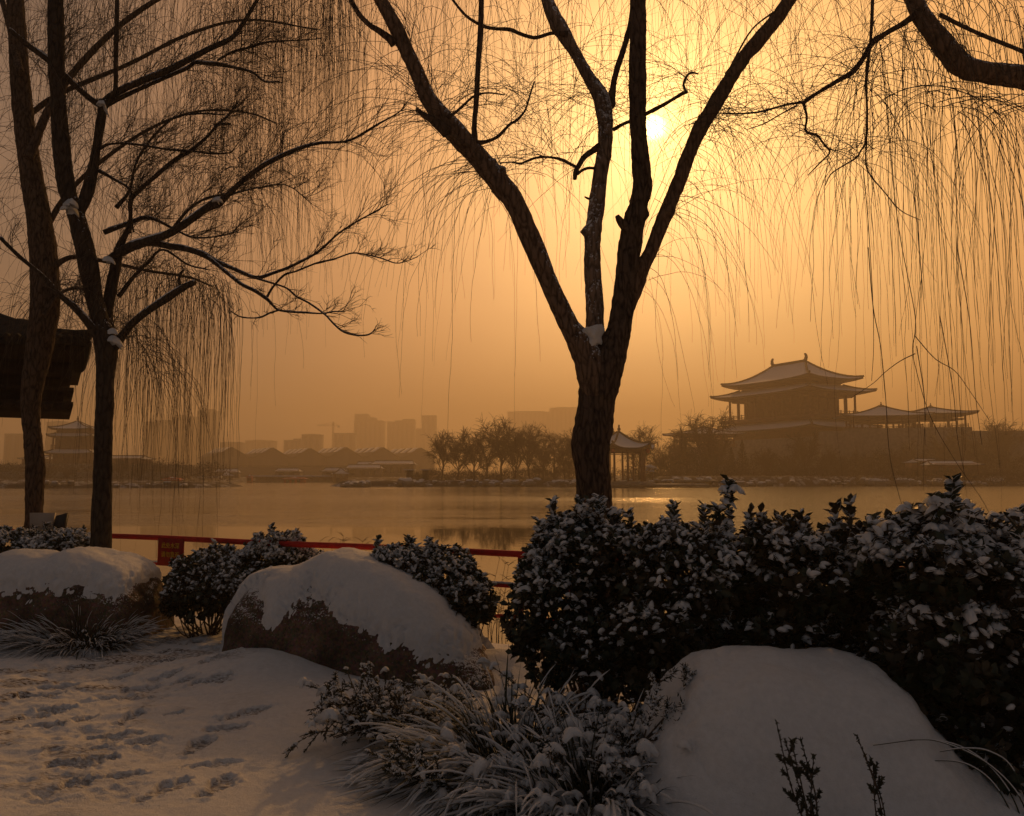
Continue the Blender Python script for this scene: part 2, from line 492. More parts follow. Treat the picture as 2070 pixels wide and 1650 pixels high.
def water_mat():
    m, t, b = mat('half frozen lake water')
    nn = t.nodes.new; ll = t.links.new
    b.inputs['Base Color'].default_value = (0.022, 0.020, 0.016, 1)
    b.inputs['IOR'].default_value = 1.33
    g = nn('ShaderNodeNewGeometry')
    mp = nn('ShaderNodeMapping'); mp.inputs['Scale'].default_value = (0.35, 1.0, 1)
    ll(g.outputs['Position'], mp.inputs[0])
    n = nn('ShaderNodeTexNoise'); n.inputs['Scale'].default_value = 2.6; n.inputs['Detail'].default_value = 3; n.inputs['Roughness'].default_value = 0.55
    ll(mp.outputs[0], n.inputs['Vector'])
    n5 = nn('ShaderNodeTexNoise'); n5.inputs['Scale'].default_value = 0.35; n5.inputs['Detail'].default_value = 3
    ll(mp.outputs[0], n5.inputs['Vector'])
    # rippled open water to the right and in streaks, glassy skin of ice to the left
    sx = nn('ShaderNodeSeparateXYZ'); ll(g.outputs['Position'], sx.inputs[0])
    mp2 = nn('ShaderNodeMapping'); mp2.inputs['Scale'].default_value = (0.012, 0.05, 1)
    ll(g.outputs['Position'], mp2.inputs[0])
    n2 = nn('ShaderNodeTexNoise'); n2.inputs['Scale'].default_value = 1.0; n2.inputs['Detail'].default_value = 5; n2.inputs['Roughness'].default_value = 0.6
    ll(mp2.outputs[0], n2.inputs['Vector'])
    # slope x / y : angle to the right of the view axis
    dvd = nn('ShaderNodeMath'); dvd.operation = 'DIVIDE'; ll(sx.outputs[0], dvd.inputs[0])
    ay = nn('ShaderNodeMath'); ay.operation = 'ADD'; ay.inputs[1].default_value = 14.0; ll(sx.outputs[1], ay.inputs[0]); ll(ay.outputs[0], dvd.inputs[1])
    m1 = nn('ShaderNodeMapRange'); m1.inputs[1].default_value = 0.0; m1.inputs[2].default_value = 0.22
    ll(dvd.outputs[0], m1.inputs[0])
    m2 = nn('ShaderNodeMapRange'); m2.inputs[1].default_value = 0.48; m2.inputs[2].default_value = 0.60
    ll(n2.outputs['Fac'], m2.inputs[0])
    mxx = nn('ShaderNodeMath'); mxx.operation = 'MAXIMUM'
    sc_ = nn('ShaderNodeMath'); sc_.operation = 'MULTIPLY'; sc_.inputs[1].default_value = 0.55; ll(m2.outputs[0], sc_.inputs[0])
    ll(m1.outputs[0], mxx.inputs[0])
    # wind roughens the water farther out, the sheltered water near the bank stays glassy
    far = nn('ShaderNodeMath'); far.operation = 'MULTIPLY_ADD'; far.inputs[1].default_value = 40.0; ll(n2.outputs['Fac'], far.inputs[0]); ll(sx.outputs[1], far.inputs[2])
    m3 = nn('ShaderNodeMapRange'); m3.inputs[1].default_value = 58; m3.inputs[2].default_value = 78; m3.inputs[3].default_value = 0.0; m3.inputs[4].default_value = 0.55
    ll(far.outputs[0], m3.inputs[0])
    mm4 = nn('ShaderNodeMath'); mm4.operation = 'MULTIPLY'; ll(m2.outputs[0], mm4.inputs[0]); mm4.inputs[1].default_value = 0.6
    mm5 = nn('ShaderNodeMath'); mm5.operation = 'ADD'; ll(m3.outputs[0], mm5.inputs[0]); ll(mm4.outputs[0], mm5.inputs[1])
    mm6 = nn('ShaderNodeMath'); mm6.operation = 'MULTIPLY'; ll(mm5.outputs[0], mm6.inputs[0])
    m7 = nn('ShaderNodeMapRange'); m7.inputs[1].default_value = 48; m7.inputs[2].default_value = 66; ll(far.outputs[0], m7.inputs[0]); ll(m7.outputs[0], mm6.inputs[1])
    ll(mm6.outputs[0], mxx.inputs[1])
    # ripples die out with nearness to the calm near bank
    st = nn('ShaderNodeMapRange'); st.inputs[3].default_value = 0.0; st.inputs[4].default_value = 0.75
    ll(mxx.outputs[0], st.inputs[0])
    hh = nn('ShaderNodeMath'); hh.operation = 'MULTIPLY_ADD'; hh.inputs[1].default_value = 0.8; ll(n5.outputs['Fac'], hh.inputs[0]); ll(n.outputs['Fac'], hh.inputs[2])
    bp = nn('ShaderNodeBump'); bp.inputs['Distance'].default_value = 0.11
    ll(hh.outputs[0], bp.inputs['Height']); ll(st.outputs[0], bp.inputs['Strength'])
    ll(bp.outputs[0], b.inputs['Normal'])
    rg = nn('ShaderNodeMapRange'); rg.inputs[3].default_value = 0.035; rg.inputs[4].default_value = 0.15
    ll(mxx.outputs[0], rg.inputs[0]); ll(rg.outputs[0], b.inputs['Roughness'])
    return m
M_water = water_mat()

# ================================================================== SETTING
rng = np.random.default_rng(7)
random.seed(7)

def edge_y(x):
    return 7.95 - 0.44 * np.clip(x, -9, 9) + 0.10 * np.sin(x * 1.7)

# footprints: (px, py, yaw deg, length, depth)
PRINTS = []
def fp(px, py, yaw=0, ln=0.29, dep=0.035):
    d = ray(px, py); t = -EYE / d[2]
    PRINTS.append((d[0] * t, d[1] * t, R(yaw), ln, dep))
for a in [(400, 1505, 5, .30, .045), (425, 1545, 70, .26, .03), (262, 1455, 10, .27, .04), (348, 1447, 60, .13, .05), (495, 1452, 60, .30, .045),
          (455, 1475, 80, .28, .035), (190, 1515, 60, .16, .055), (208, 1530, 70, .17, .055), (285, 1500, 60, .24, .04), (225, 1492, 80, .33, .035),
          (155, 1460, 40, .25, .04), (110, 1440, 80, .24, .04), (95, 1470, 85, .24, .05), (85, 1450, 60, .26, .04), (320, 1350, 70, .30, .05),
          (385, 1350, 82, .38, .04), (330, 1340, 60, .25, .04), (365, 1395, 50, .2, .04), (335, 1385, 70, .25, .045), (430, 1397, 82, .3, .045),
          (445, 1372, 70, .3, .04), (390, 1300, 40, .28, .05), (440, 1310, 80, .30, .05), (455, 1300, 10, .2, .04), (280, 1310, 80, .4, .03),
          (350, 1275, 85, .3, .03), (120, 1330, 85, .4, .03), (175, 1355, 85, .4, .035), (230, 1380, 80, .3, .04), (280, 1400, 80, .3, .03),
          (235, 1415, 80, .3, .03), (120, 1395, 85, .3, .03), (90, 1410, 80, .35, .045), (150, 1545, 80, .3, .04), (140, 1590, 30, .3, .04),
          (330, 1600, 20, .3, .04), (230, 1570, 60, .3, .04), (440, 1590, 10, .3, .04)]:
    fp(*a)
for i in range(75):
    px = 60 + 420 * rng.random() ** 1.3
    py = 1290 + 350 * rng.random()
    if px > 240 + (1480 - py) * 0.9 + 130: continue
    fp(px, py, rng.uniform(0, 180), rng.uniform(.18, .32), rng.uniform(.005, .018))

BOULDERS_G = []
def ground_z(X, Y, fine=True):
    P = np.stack([X, Y, np.zeros_like(X)], -1)
    z = 0.030 * fbm(P, 0.55, 3, 3) + 0.006 * fbm(P, 4.0, 3, 9)
    # snow drift by the big boulder
    z = z + 0.22 * np.exp(-(((X + 2.15) / 0.75) ** 2 + ((Y - 6.75) / 0.45) ** 2))
    z = z + 0.10 * np.exp(-(((X + 1.4) / 0.9) ** 2 + ((Y - 6.0) / 0.6) ** 2))
    z = z + 0.16 * np.exp(-(((X + 0.1) / 0.45) ** 2 + ((Y - 7.0) / 0.35) ** 2))
    e = Y - edge_y(X)
    far = smooth(e, 0.0, 1.3)
    z = z * (1 - far) - 1.4 * far
    return z

def dirt_and_prints(X, Y, z):
    dirt = np.zeros_like(z)
    for (x0, y0, a, ln, dep) in PRINTS:
        k = (np.abs(X - x0) < ln) & (np.abs(Y - y0) < ln)
        if not k.any(): continue
        dx, dy = X[k] - x0, Y[k] - y0
        u = dx * math.sin(a) + dy * math.cos(a)       # along
        v = dx * math.cos(a) - dy * math.sin(a)
        hw = ln * 0.19 * (1 + 0.25 * np.cos(2 * math.pi * (u / ln - 0.22)))
        q = np.sqrt((u / (ln * 0.5)) ** 4 + (v / hw) ** 4) ** 0.5
        q = q + 0.30 * vnoise(np.stack([dx, dy, 0 * dx], -1), 26, int(abs(x0) * 100))
        ins = smooth(q, 1.08, 0.90)
        rim = np.exp(-((q - 1.20) / 0.12) ** 2) * 0.45 * (0.6 + vnoise(np.stack([dx, dy, 0 * dx], -1), 40, 3))
        tread = 0.22 * np.sign(np.sin(u * 2 * math.pi / 0.042)) * ins
        z[k] += dep * 0.72 * (-ins * (0.8 + 0.5 * vnoise(np.stack([dx, dy, 0 * dx], -1), 18, 5)) + rim + tread * 0.5)
        dirt[k] = np.maximum(dirt[k], ins * min(1.0, dep * 22))
    # scuffed, dirtier snow of the walked strip at the left
    P = np.stack([X, Y, 0 * X], -1)
    strip = smooth(-X, 1.5, 3.4) * smooth(edge_y(X) - Y, 0.2, 0.9)
    n = fbm(P * np.array([1, 1.8, 1]), 3.2, 4, 21)
    z += strip * (0.020 * np.abs(n) + 0.010 * fbm(P * np.array([1, 1.6, 1]), 8.0, 3, 61) + 0.004 * fbm(P, 24.0, 2, 71))
    dirt = np.maximum(dirt * 0.8, strip * smooth(n, 0.18, 0.6) * 1.0)
    return z, dirt

def build_ground():
    xf = np.arange(-4.8, 1.2, 0.0135)
    yf = np.arange(3.5, 9.6, 0.0135)
    xo = []; s = 0.02; x = 1.2
    while x < 1650: x += s; s *= 1.075 if x < 8 else 1.16; xo.append(x)
    xo = np.array(xo)
    xs = np.concatenate([-(xo[::-1] + 3.6), xf, xo])
    yo = []; s = 0.025; y = 9.6
    while y < 1650: y += s; s *= 1.13; yo.append(y)
    yb = []; s = 0.03; y = 3.5
    while y > -60: y -= s; s *= 1.25; yb.append(y)
    ys = np.concatenate([np.array(yb)[::-1], yf, np.array(yo)])
    X, Y = np.meshgrid(xs, ys, indexing='ij')
    z = ground_z(X, Y)
    z, dirt = dirt_and_prints(X, Y, z)
    m = MB(); m.grid(np.stack([X, Y, z], -1))
    o = m.build('ground', M_ground, attrs={'dirt': dirt.ravel()})
    tag(o, 'trodden snow of the near bank running down under the lake', kind='structure')
build_ground()

m = MB()
ys = np.array([7.0, 20, 60, 150, 400, 1640]); xs = np.linspace(-1640, 1640, 13)
X, Y = np.meshgrid(xs, ys, indexing='ij')
m.grid(np.stack([X, Y, np.full_like(X, WATER)], -1))
# near edge stays on the lake side of the snow bank
o = m.build('lake_water', M_water)
tag(o, 'calm half frozen lake reflecting the orange sky', kind='structure')

def bank(name, label, x0, x1, yf, depth, h, seed=0, nx=220, ny=26, material=None):
    """raised land with an irregular waterline; yf(x) front line"""
    xs = np.linspace(x0, x1, nx)
    vs = np.linspace(0, 1, ny) ** 1.7
    X, V = np.meshgrid(xs, vs, indexing='ij')
    f = yf(X)
    nn = fbm(np.stack([X, 0 * X, 0 * X + seed], -1), 0.12, 4, seed)
    Y = f + nn * 2.0 + V * depth
    end = smooth(np.minimum(X - x0, x1 - X), 0, (x1 - x0) * 0.06)
    rise = smooth((V * depth), 0, 4.0)
    Z = WATER - 0.6 + (h + 1.0) * rise * end + 0.25 * fbm(np.stack([X, Y, 0 * X], -1), 0.35, 3, seed + 4) * rise
    m = MB(); m.grid(np.stack([X, Y, Z], -1))
    o = m.build(name, material or M_bankmat)
    return tag(o, label, kind='structure')

def bank_mat():
    m, t, b = mat('snowy earth bank')
    nn = t.nodes.new; ll = t.links.new
    g = nn('ShaderNodeNewGeometry')
    n = nn('ShaderNodeTexNoise'); n.inputs['Scale'].default_value = 0.45; n.inputs['Detail'].default_value = 8; n.inputs['Roughness'].default_value = 0.7
    ll(g.outputs['Position'], n.inputs['Vector'])
    r = nn('ShaderNodeValToRGB')
    r.color_ramp.elements[0].position = 0.52; r.color_ramp.elements[0].color = (0.035, 0.028, 0.02, 1)
    r.color_ramp.elements[1].position = 0.62; r.color_ramp.elements[1].color = (0.45, 0.46, 0.48, 1)
    ll(n.outputs['Fac'], r.inputs[0]); ll(r.outputs[0], b.inputs['Base Color'])
    b.inputs['Roughness'].default_value = 0.9
    return m
M_bankmat = bank_mat()

bank('island_bank', 'snowy low bank of the wooded island', -40, 60, lambda x: 160 + 0 * x, 30, 0.7, 3)
bank('palace_bank', 'long wooded lake bank below the palace', 18, 260, lambda x: 152 + 0.22 * (x - 18), 140, 1.6, 5, 300)
bank('left_bank', 'flat snow covered lake bank at the far left', -170, -52, lambda x: 138 + 0.10 * (x + 95), 20, 0.5, 9)
bank('temple_bank', 'lake bank below the left temple tower', -330, -84, lambda x: 196 + 0 * x, 130, 0.9, 10)
bank('city_bank', 'far lake bank below the town', -620, 620, lambda x: 330 + 0 * x, 1290, 1.3, 12, 300)

# ================================================================== ROCKS
def loaf(prof, Yfun, dfun, nt_=60, seg=10, base=-0.15, seed=0, amp=0.03, ex=0.75):
    """closed boulder from a side profile [(px, py)] standing at depth Yfun(px), half depth dfun(s)"""
    pr = catmull(np.array(prof, float), seg)
    n = len(pr)
    th = np.linspace(0, math.pi, nt_)
    V = np.zeros((n, nt_, 3))
    for i, (px, py) in enumerate(pr):
        s = i / (n - 1)
        Y = Yfun(px); top = at(px, py, Y)
        hz = max(0.02, top[2] - base)
        dd = dfun(s)
        c, sn = np.cos(th), np.sin(th)
        V[i, :, 0] = top[0]
        V[i, :, 1] = Y - dd * np.sign(c) * np.abs(c) ** ex
        V[i, :, 2] = base + hz * np.abs(sn) ** ex
    D = fbm(V, 1.3, 5, seed) * amp * 1.6 + np.abs(fbm(V, 3.0, 3, seed + 9)) * amp * 0.8
    nr = np.cross(np.gradient(V, axis=0), np.gradient(V, axis=1))
    nr /= np.linalg.norm(nr, axis=2, keepdims=True) + 1e-9
    if nr[n // 2, nt_ // 2, 2] < 0: nr = -nr
    keep = np.sin(th)[None, :] ** 0.5
    V = V + nr * (D * keep)[..., None]
    nr = np.cross(np.gradient(V, axis=0), np.gradient(V, axis=1))
    nr /= np.linalg.norm(nr, axis=2, keepdims=True) + 1e-9
    if nr[n // 2, nt_ // 2, 2] < 0: nr = -nr
    return V, nr

def loaf_build(t, V, nr, snowmask, thick=0.05, nf=7.0, seed=3, mrock=None):
    m = MB(); m.grid(V); m.build('rock', mrock or M_rock, t)
    msk = snowmask(V, nr) + 0.15 * fbm(V, nf, 4, seed) + 0.14 * fbm(V, nf * 5, 3, seed + 3)
    off = smooth(msk, 0.0, 0.42) ** 0.55 * thick - 0.006
    off = off + (msk > 0.05) * 0.004 * fbm(V, 30, 2, seed + 5)
    S = V + nr * off[..., None] * np.array([0.6, 0.6, 1.0])
    S[..., 2] += np.clip(off, 0, 1) * 0.25
    a, b = V.shape[:2]
    keep = (off > -0.003)
    m2 = MB()
    I, J = np.meshgrid(np.arange(a - 1), np.arange(b - 1), indexing='ij')
    ok = keep[:-1, :-1] | keep[1:, :-1] | keep[1:, 1:] | keep[:-1, 1:]
    q = np.stack([I * b + J, (I + 1) * b + J, (I + 1) * b + J + 1, I * b + J + 1], -1)[ok]
    used = np.unique(q); rm = -np.ones(a * b, int); rm[used] = np.arange(len(used))
    m2.add(S.reshape(-1, 3)[used], quads=rm[q])
    m2.build('snow_cap', M_snow, t)

# central boulder
prof = [(476, 1300), (480, 1268), (492, 1222), (515, 1188), (560, 1172), (608, 1168), (650, 1150), (690, 1139), (735, 1143), (770, 1153), (820, 1168), (870, 1197), (915, 1238), (955, 1290), (985, 1335), (1003, 1385), (1008, 1430)]
Yc = lambda px: 7.55 - (px - 476) / 530 * 0.75
V, nr = loaf(prof, Yc, lambda s: 0.62 * (1 - abs(2 * s - 1) ** 3) ** 0.5 + 0.06, 110, 14, -0.12, 5, 0.030, 0.8)
t = thing('boulder', (xof(740, 7.1), 7.1, 0), 'large brown granite boulder under thick snow, in the middle beside the path', 'boulder')
def msk_c(V, nr):
    n = nr.copy()
    u = (V[..., 0] + 2.65) / 2.55               # 0 left .. 1 right
    line = np.interp(u, [0, .07, .15, .20, .235, .28, .33, .37, .45, .56, .68, .78, .9], [.70, .70, .66, .52, .34, .50, .62, .64, .56, .42, .27, .20, .26])
    back = smooth(V[..., 1] - Yc(740), -0.15, 0.25)
    return np.where(back > 0.5, 0.4, (V[..., 2] - line) * 2.2 + 0.05 * nr[..., 2])
loaf_build(t, V, nr, msk_c, 0.080)

# left boulder
prof = [(-20, 1290), (-10, 1190), (20, 1140), (75, 1132), (110, 1137), (150, 1126), (180, 1121), (215, 1130), (255, 1138), (285, 1155), (300, 1185), (307, 1225), (306, 1262), (304, 1300)]
V, nr = loaf(prof, lambda px: 8.35, lambda s: 0.55 * (1 - abs(2 * s - 1) ** 4) ** 0.5 + 0.06, 100, 14, -0.1, 15, 0.030, 0.72)
t = thing('boulder', (xof(150, 8.3), 8.3, 0), 'low snow capped boulder at the left edge behind the sedge clump', 'boulder')
loaf_build(t, V, nr, lambda V, nr: (V[..., 2] - 0.52 + 0.22 * smooth(V[..., 0], -4.3, -3.9) * 0.3) * 1.8 + 0.10 * nr[..., 2] - 0.5 * smooth(V[..., 0], -3.86, -3.78), 0.08, 5.0, 31)

# right snow mound
prof = [(1220, 1690), (1275, 1580), (1325, 1480), (1365, 1405), (1400, 1370), (1434, 1354), (1480, 1349), (1560, 1352), (1640, 1360), (1700, 1361), (1750, 1374), (1800, 1412), (1850, 1462), (1905, 1505), (1965, 1540), (2030, 1580), (2060, 1640)]
V, nr = loaf(prof, lambda px: 4.35, lambda s: 0.62 * (1 - abs(2 * s - 1) ** 4) ** 0.5 + 0.06, 90, 14, -0.25, 25, 0.034, 0.9)
t = thing('boulder', (xof(1650, 4.35), 4.35, 0), 'smooth rounded boulder wholly buried in snow in front of the right hedge', 'boulder')
loaf_build(t, V, nr, lambda V, nr: 0.55 + 0 * V[..., 0], 0.05, 3.0, 41)

# ================================================================== SHRUBS
LEAF_V = np.array([(0, 0, 0), (0.34, 0.36, 0.05), (0.32, 0, -0.04), (0.34, -0.36, 0.05), (0.60, 0.52, 0.14), (0.66, 0, -0.03), (0.60, -0.52, 0.14), (1.06, 0, 0.08)])
LEAF_Q = np.array([(2, 5, 4, 1), (3, 6, 5, 2)])
LEAF_T = np.array([(0, 2, 1), (0, 3, 2), (5, 7, 4), (6, 7, 5)])

def orient(D, Nn):
    D = D / (np.linalg.norm(D, axis=1, keepdims=True) + 1e-9)
    S = np.cross(Nn, D); S /= np.linalg.norm(S, axis=1, keepdims=True) + 1e-9
    U = np.cross(D, S)
    return D, S, U

def inst(mb, TV, O, D, S, U, L, W, H, quads=None, tris=None):
    n, k = len(O), len(TV)
    if n == 0: return
    V = O[:, None, :] + TV[None, :, 0, None] * D[:, None, :] * L[:, None, None] + TV[None, :, 1, None] * S[:, None, :] * W[:, None, None] + TV[None, :, 2, None] * U[:, None, :] * H[:, None, None]
    off = (np.arange(n) * k)[:, None, None]
    base = mb.n
    q = (quads[None] + off).reshape(-1, 4) if quads is not None else None
    tr = (tris[None] + off).reshape(-1, 3) if tris is not None else None
    mb.add(V.reshape(-1, 3), quads=q, tris=tr)

# snow on a single leaf: an elongated dome
def dome(nr_=8, rings=((1.0, -0.12), (0.92, 0.35), (0.6, 0.85))):
    V = []; Q = []; T = []
    for (r, z) in rings:
        for j in range(nr_):
            a = 2 * math.pi * j / nr_
            V.append((0.5 + 0.5 * r * math.cos(a), 0.5 * r * math.sin(a) * (1 - 0.55 * max(0, math.cos(a)) ** 1.5), z))
    V.append((0.5, 0, 1.0))
    for i in range(len(rings) - 1):
        for j in range(nr_):
            j2 = (j + 1) % nr_
            Q.append((i * nr_ + j, i * nr_ + j2, (i + 1) * nr_ + j2, (i + 1) * nr_ + j))
    b = (len(rings) - 1) * nr_
    for j in range(nr_):
        T.append((b + j, b + (j + 1) % nr_, len(V) - 1))
    return np.array(V, float), np.array(Q), np.array(T)
PAD_V, PAD_Q, PAD_T = dome(7)

def lumps(mb, O, Rr, r, droop=0.35, hgt=0.38):
    """irregular snow pads draped on whorls"""
    n = len(O)
    if n == 0: return
    J = 12
    rings = [(0.0, 1.0), (0.45, 0.86), (0.8, 0.45), (1.0, -0.05), (0.92, -0.28)]
    a = np.arange(J) / J * 2 * math.pi
    k = r.integers(3, 6, n)
    ph = r.uniform(0, 6.28, n)
    lobe = 0.66 + 0.34 * np.cos(k[:, None] * a[None] + ph[:, None]) + r.normal(0, 0.10, (n, J))
    el = r.uniform(0.65, 1.0, n)
    V = np.zeros((n, 1 + 4 * J, 3))
    V[:, 0, 2] = hgt * Rr
    for i, (rr, z) in enumerate(rings[1:]):
        x = rr * lobe * np.cos(a)[None] * Rr[:, None]
        y = rr * lobe * np.sin(a)[None] * Rr[:, None] * el[:, None]
        V[:, 1 + i * J:1 + (i + 1) * J, 0] = x
        V[:, 1 + i * J:1 + (i + 1) * J, 1] = y
        V[:, 1 + i * J:1 + (i + 1) * J, 2] = (z * hgt - droop * (rr * lobe) ** 2 * 0.6) * Rr[:, None] + r.normal(0, 0.03, (n, J)) * Rr[:, None]
    yaw = r.uniform(0, 6.28, n); c, s = np.cos(yaw)[:, None], np.sin(yaw)[:, None]
    x, y = V[..., 0] * c - V[..., 1] * s, V[..., 0] * s + V[..., 1] * c
    tx, ty = r.normal(0, 0.22, (n, 1)), r.normal(0, 0.22, (n, 1))
    V = np.stack([x, y, V[..., 2] + tx * x + ty * y], -1) + O[:, None, :]
    Q = []; T = []
    for j in range(J):
        j2 = (j + 1) % J
        T.append((0, 1 + j, 1 + j2))
        for i in range(3):
            Q.append((1 + i * J + j, 1 + (i + 1) * J + j, 1 + (i + 1) * J + j2, 1 + i * J + j2))
    kk = 1 + 4 * J
    off = (np.arange(n) * kk)[:, None, None]
    mb.add(V.reshape(-1, 3), quads=(np.array(Q)[None] + off).reshape(-1, 4), tris=(np.array(T)[None] + off).reshape(-1, 3))

def shrub(label, ells, n, leaf=0.06, seed=0, snow=0.6, lump=0.06, shoots=(), group=None, stems=40, name='evergreen_shrub', nleaf=8, brown=0.3, pad=1.0):
    r = np.random.default_rng(seed)
    E = np.array(ells, float)
    area = (E[:, 3] * E[:, 5] + E[:, 3] * E[:, 4]); pick = r.choice(len(E), size=n * 3, p=area / area.sum())
    d = r.normal(size=(n * 3, 3)); d /= np.linalg.norm(d, axis=1, keepdims=True)
    d[:, 2] = np.where(d[:, 2] < -0.5, -d[:, 2], d[:, 2])
    rad = np.where(r.random(n * 3) < 0.72, r.uniform(0.86, 1.05, n * 3), r.uniform(0.3, 0.9, n * 3))
    C, A = E[pick][:, :3], E[pick][:, 3:]
    bump = 1 + 0.22 * fbm(d * A * 3.2 + C, 1.6, 3, seed) * np.where(A[:, 0] > 0, 1, 1)
    P = C + d * A * (rad * bump)[:, None]
    ins = np.zeros(len(P), bool)
    for e in E:
        q = np.linalg.norm((P - e[:3]) / e[3:], axis=1)
        ins |= (q < 0.55) & (r.random(len(P)) < 0.75)
    front = P[:, 1] < C[:, 1] + A[:, 1] * 0.5
    ok = ~ins & (P[:, 2] > 0.03) & (front | (r.random(len(P)) < 0.45))
    P, d, rad, A2 = P[ok][:n], d[ok][:n], rad[ok][:n], A[ok][:n]
    nrm_ = d / A2; nrm_ /= np.linalg.norm(nrm_, axis=1, keepdims=True)
    up = np.array([0, 0, 1.0])
    ax = nrm_ * 0.75 + up * r.uniform(0.4, 1.1, (len(P), 1)) + r.normal(0, 0.25, (len(P), 3))
    ax /= np.linalg.norm(ax, axis=1, keepdims=True)
    topz = E[:, 2].max() + E[:, 5].max()
    exposed = smooth(nrm_[:, 2], -0.25, 0.7) * smooth(rad, 0.7, 0.95)
    hs = 0.16 + 0.84 * smooth(P[:, 2] / topz, 0.35, 0.95)
    hs = hs * (0.45 + 0.85 * smooth(fbm(P, 4.5, 2, seed + 50), -0.35, 0.5))
    # shoots that stick out of the top
    for (px, py0, py1, Y) in shoots:
        base = at(px, py1, Y); tp = at(px + r.uniform(-3, 3), py0, Y)
        k = max(2, int((tp[2] - base[2]) / (leaf * 0.62)))
        for i in range(k + 1):
            f = i / k
            P = np.vstack([P, base * (1 - f) + tp * f + r.normal(0, 0.004, 3)])
            ax = np.vstack([ax, up + r.normal(0, 0.15, 3)]); rad = np.append(rad, 0.9 if i < k else 1.0)
            exposed = np.append(exposed, 0.9); hs = np.append(hs, 0.8)
    n_base = len(P)
    k_ = r.choice(len(P), max(6, len(P) // 45), replace=False)
    for i in k_:                                   # free shoots standing out of the outline
        if P[i, 2] < topz * 0.72 or rad[i] < 0.85: continue
        dd = ax[i] * 0.5 + np.array([r.normal(0, .15), r.normal(0, .15), 1.0]); dd /= np.linalg.norm(dd); nn_ = r.integers(1, 4)
        for j in range(1, nn_ + 1):
            P = np.vstack([P, P[i] + dd * leaf * 0.7 * j]); ax = np.vstack([ax, dd]); rad = np.append(rad, 0.95); exposed = np.append(exposed, 0.8); hs = np.append(hs, 0.8)
    ax /= np.linalg.norm(ax, axis=1, keepdims=True)
    ctr = np.array([E[:, 0].mean(), E[:, 1].mean(), 0])
    t = thing(name, (ctr[0], ctr[1], 0), label, 'shrub', group)
    nP = len(P)
    # leaves
    ref = np.tile(np.array([0.3, 0.9, 0.1]), (nP, 1))
    a1 = np.cross(ax, ref); a1 /= np.linalg.norm(a1, axis=1, keepdims=True)
    a2 = np.cross(ax, a1)
    O, D, Nn, L_ = [], [], [], []
    ph = r.uniform(0, 6.28, nP)
    for k in range(nleaf):
        an = ph + k * 2.399 + r.normal(0, 0.2, nP)
        el = r.uniform(0.05, 0.9, nP)
        rd = a1 * np.cos(an)[:, None] + a2 * np.sin(an)[:, None]
        dd = rd * np.cos(el)[:, None] + ax * np.sin(el)[:, None]
        nn_ = ax * np.cos(el)[:, None] - rd * np.sin(el)[:, None]
        O.append(P + ax * (k / nleaf - 0.5)[..., None] * leaf * 0.9 if False else P + ax * ((k / nleaf - 0.5) * leaf * 0.9))
        D.append(dd); Nn.append(nn_ + r.normal(0, 0.18, (nP, 3))); L_.append(leaf * r.uniform(0.65, 1.15, nP))
    O, D, Nn, L_ = np.vstack(O), np.vstack(D), np.vstack(Nn), np.concatenate(L_)
    D, S, U = orient(D, Nn)
    sel = r.random(nP)
    br = np.tile(sel < brown, nleaf)
    m1, m2 = MB(), MB()
    for mm, kx in ((m1, ~br), (m2, br)):
        inst(mm, LEAF_V, O[kx], D[kx], S[kx], U[kx], L_[kx], L_[kx] * 0.62, L_[kx], LEAF_Q, LEAF_T)
    m1.build('foliage', M_leaf, t)
    if m2.n: m2.build('foliage', M_leaf2, t)
    # snow
    ms_ = MB()
    p_s = np.tile(exposed * hs * snow * 1.5, nleaf) * smooth(U[:, 2], 0.2, 0.7)
    kx = r.random(len(O)) < p_s
    inst(ms_, PAD_V, O[kx] + U[kx] * leaf * 0.04, D[kx], S[kx], U[kx], L_[kx] * 0.92 * pad, L_[kx] * 0.50 * pad, L_[kx] * r.uniform(.16, .40, kx.sum()) * pad, PAD_Q, PAD_T)
    kl = r.random(nP) < exposed * hs * snow
    lumps(ms_, P[kl] + np.array([0, 0, leaf * 0.22]), lump * np.clip(np.exp(r.normal(-0.1, 0.36, kl.sum())), 0.4, 1.5), r)
    kb = (exposed * hs > 0.55) & (r.random(nP) < 0.16 * snow) & (np.arange(nP) < n_base)
    Pb = P[kb]
    for s_ in range(3):
        o_ = np.clip(r.normal(0, lump * 0.45, (len(Pb), 3)), -lump, lump) * np.array([1, .8, .1])
        lumps(ms_, Pb + o_ + np.array([0, 0, leaf * 0.18]), lump * r.uniform(0.6, 1.25, len(Pb)), r, droop=.55, hgt=.45)
    if ms_.n: ms_.build('snow', M_snow, t)
    # stems
    mst = MB()
    pick = r.choice(nP, size=min(stems, nP), replace=False)
    for i in pick:
        e = E[np.argmin([np.linalg.norm((P[i] - q[:3]) / q[3:]) for q in E])]
        b0 = np.array([e[0] + r.normal(0, 0.06), e[1] + r.normal(0, 0.06), -0.03])
        mid = b0 * 0.45 + P[i] * 0.55 + np.array([0, 0, -0.10]) + r.normal(0, 0.02, 3)
        pts = catmull(np.array([b0, mid, P[i]]), 5)
        mst.tube(pts, np.linspace(0.010, 0.003, len(pts)), 5, cap=False)
    for (px, py0, py1, Y) in shoots:
        mst.tube(np.array([at(px, py1 + 25, Y), at(px, py0, Y)]), [0.004, 0.0025], 5, cap=False)
    mst.build('stems', M_twig, t)
    return t

def ell(px, py, Y, rx, ry, rz):          # ellipsoid from pixel centre and pixel radii
    c = at(px, py, Y); k = mpp(Y)
    return (c[0], c[1], c[2], rx * k, ry, rz * k)

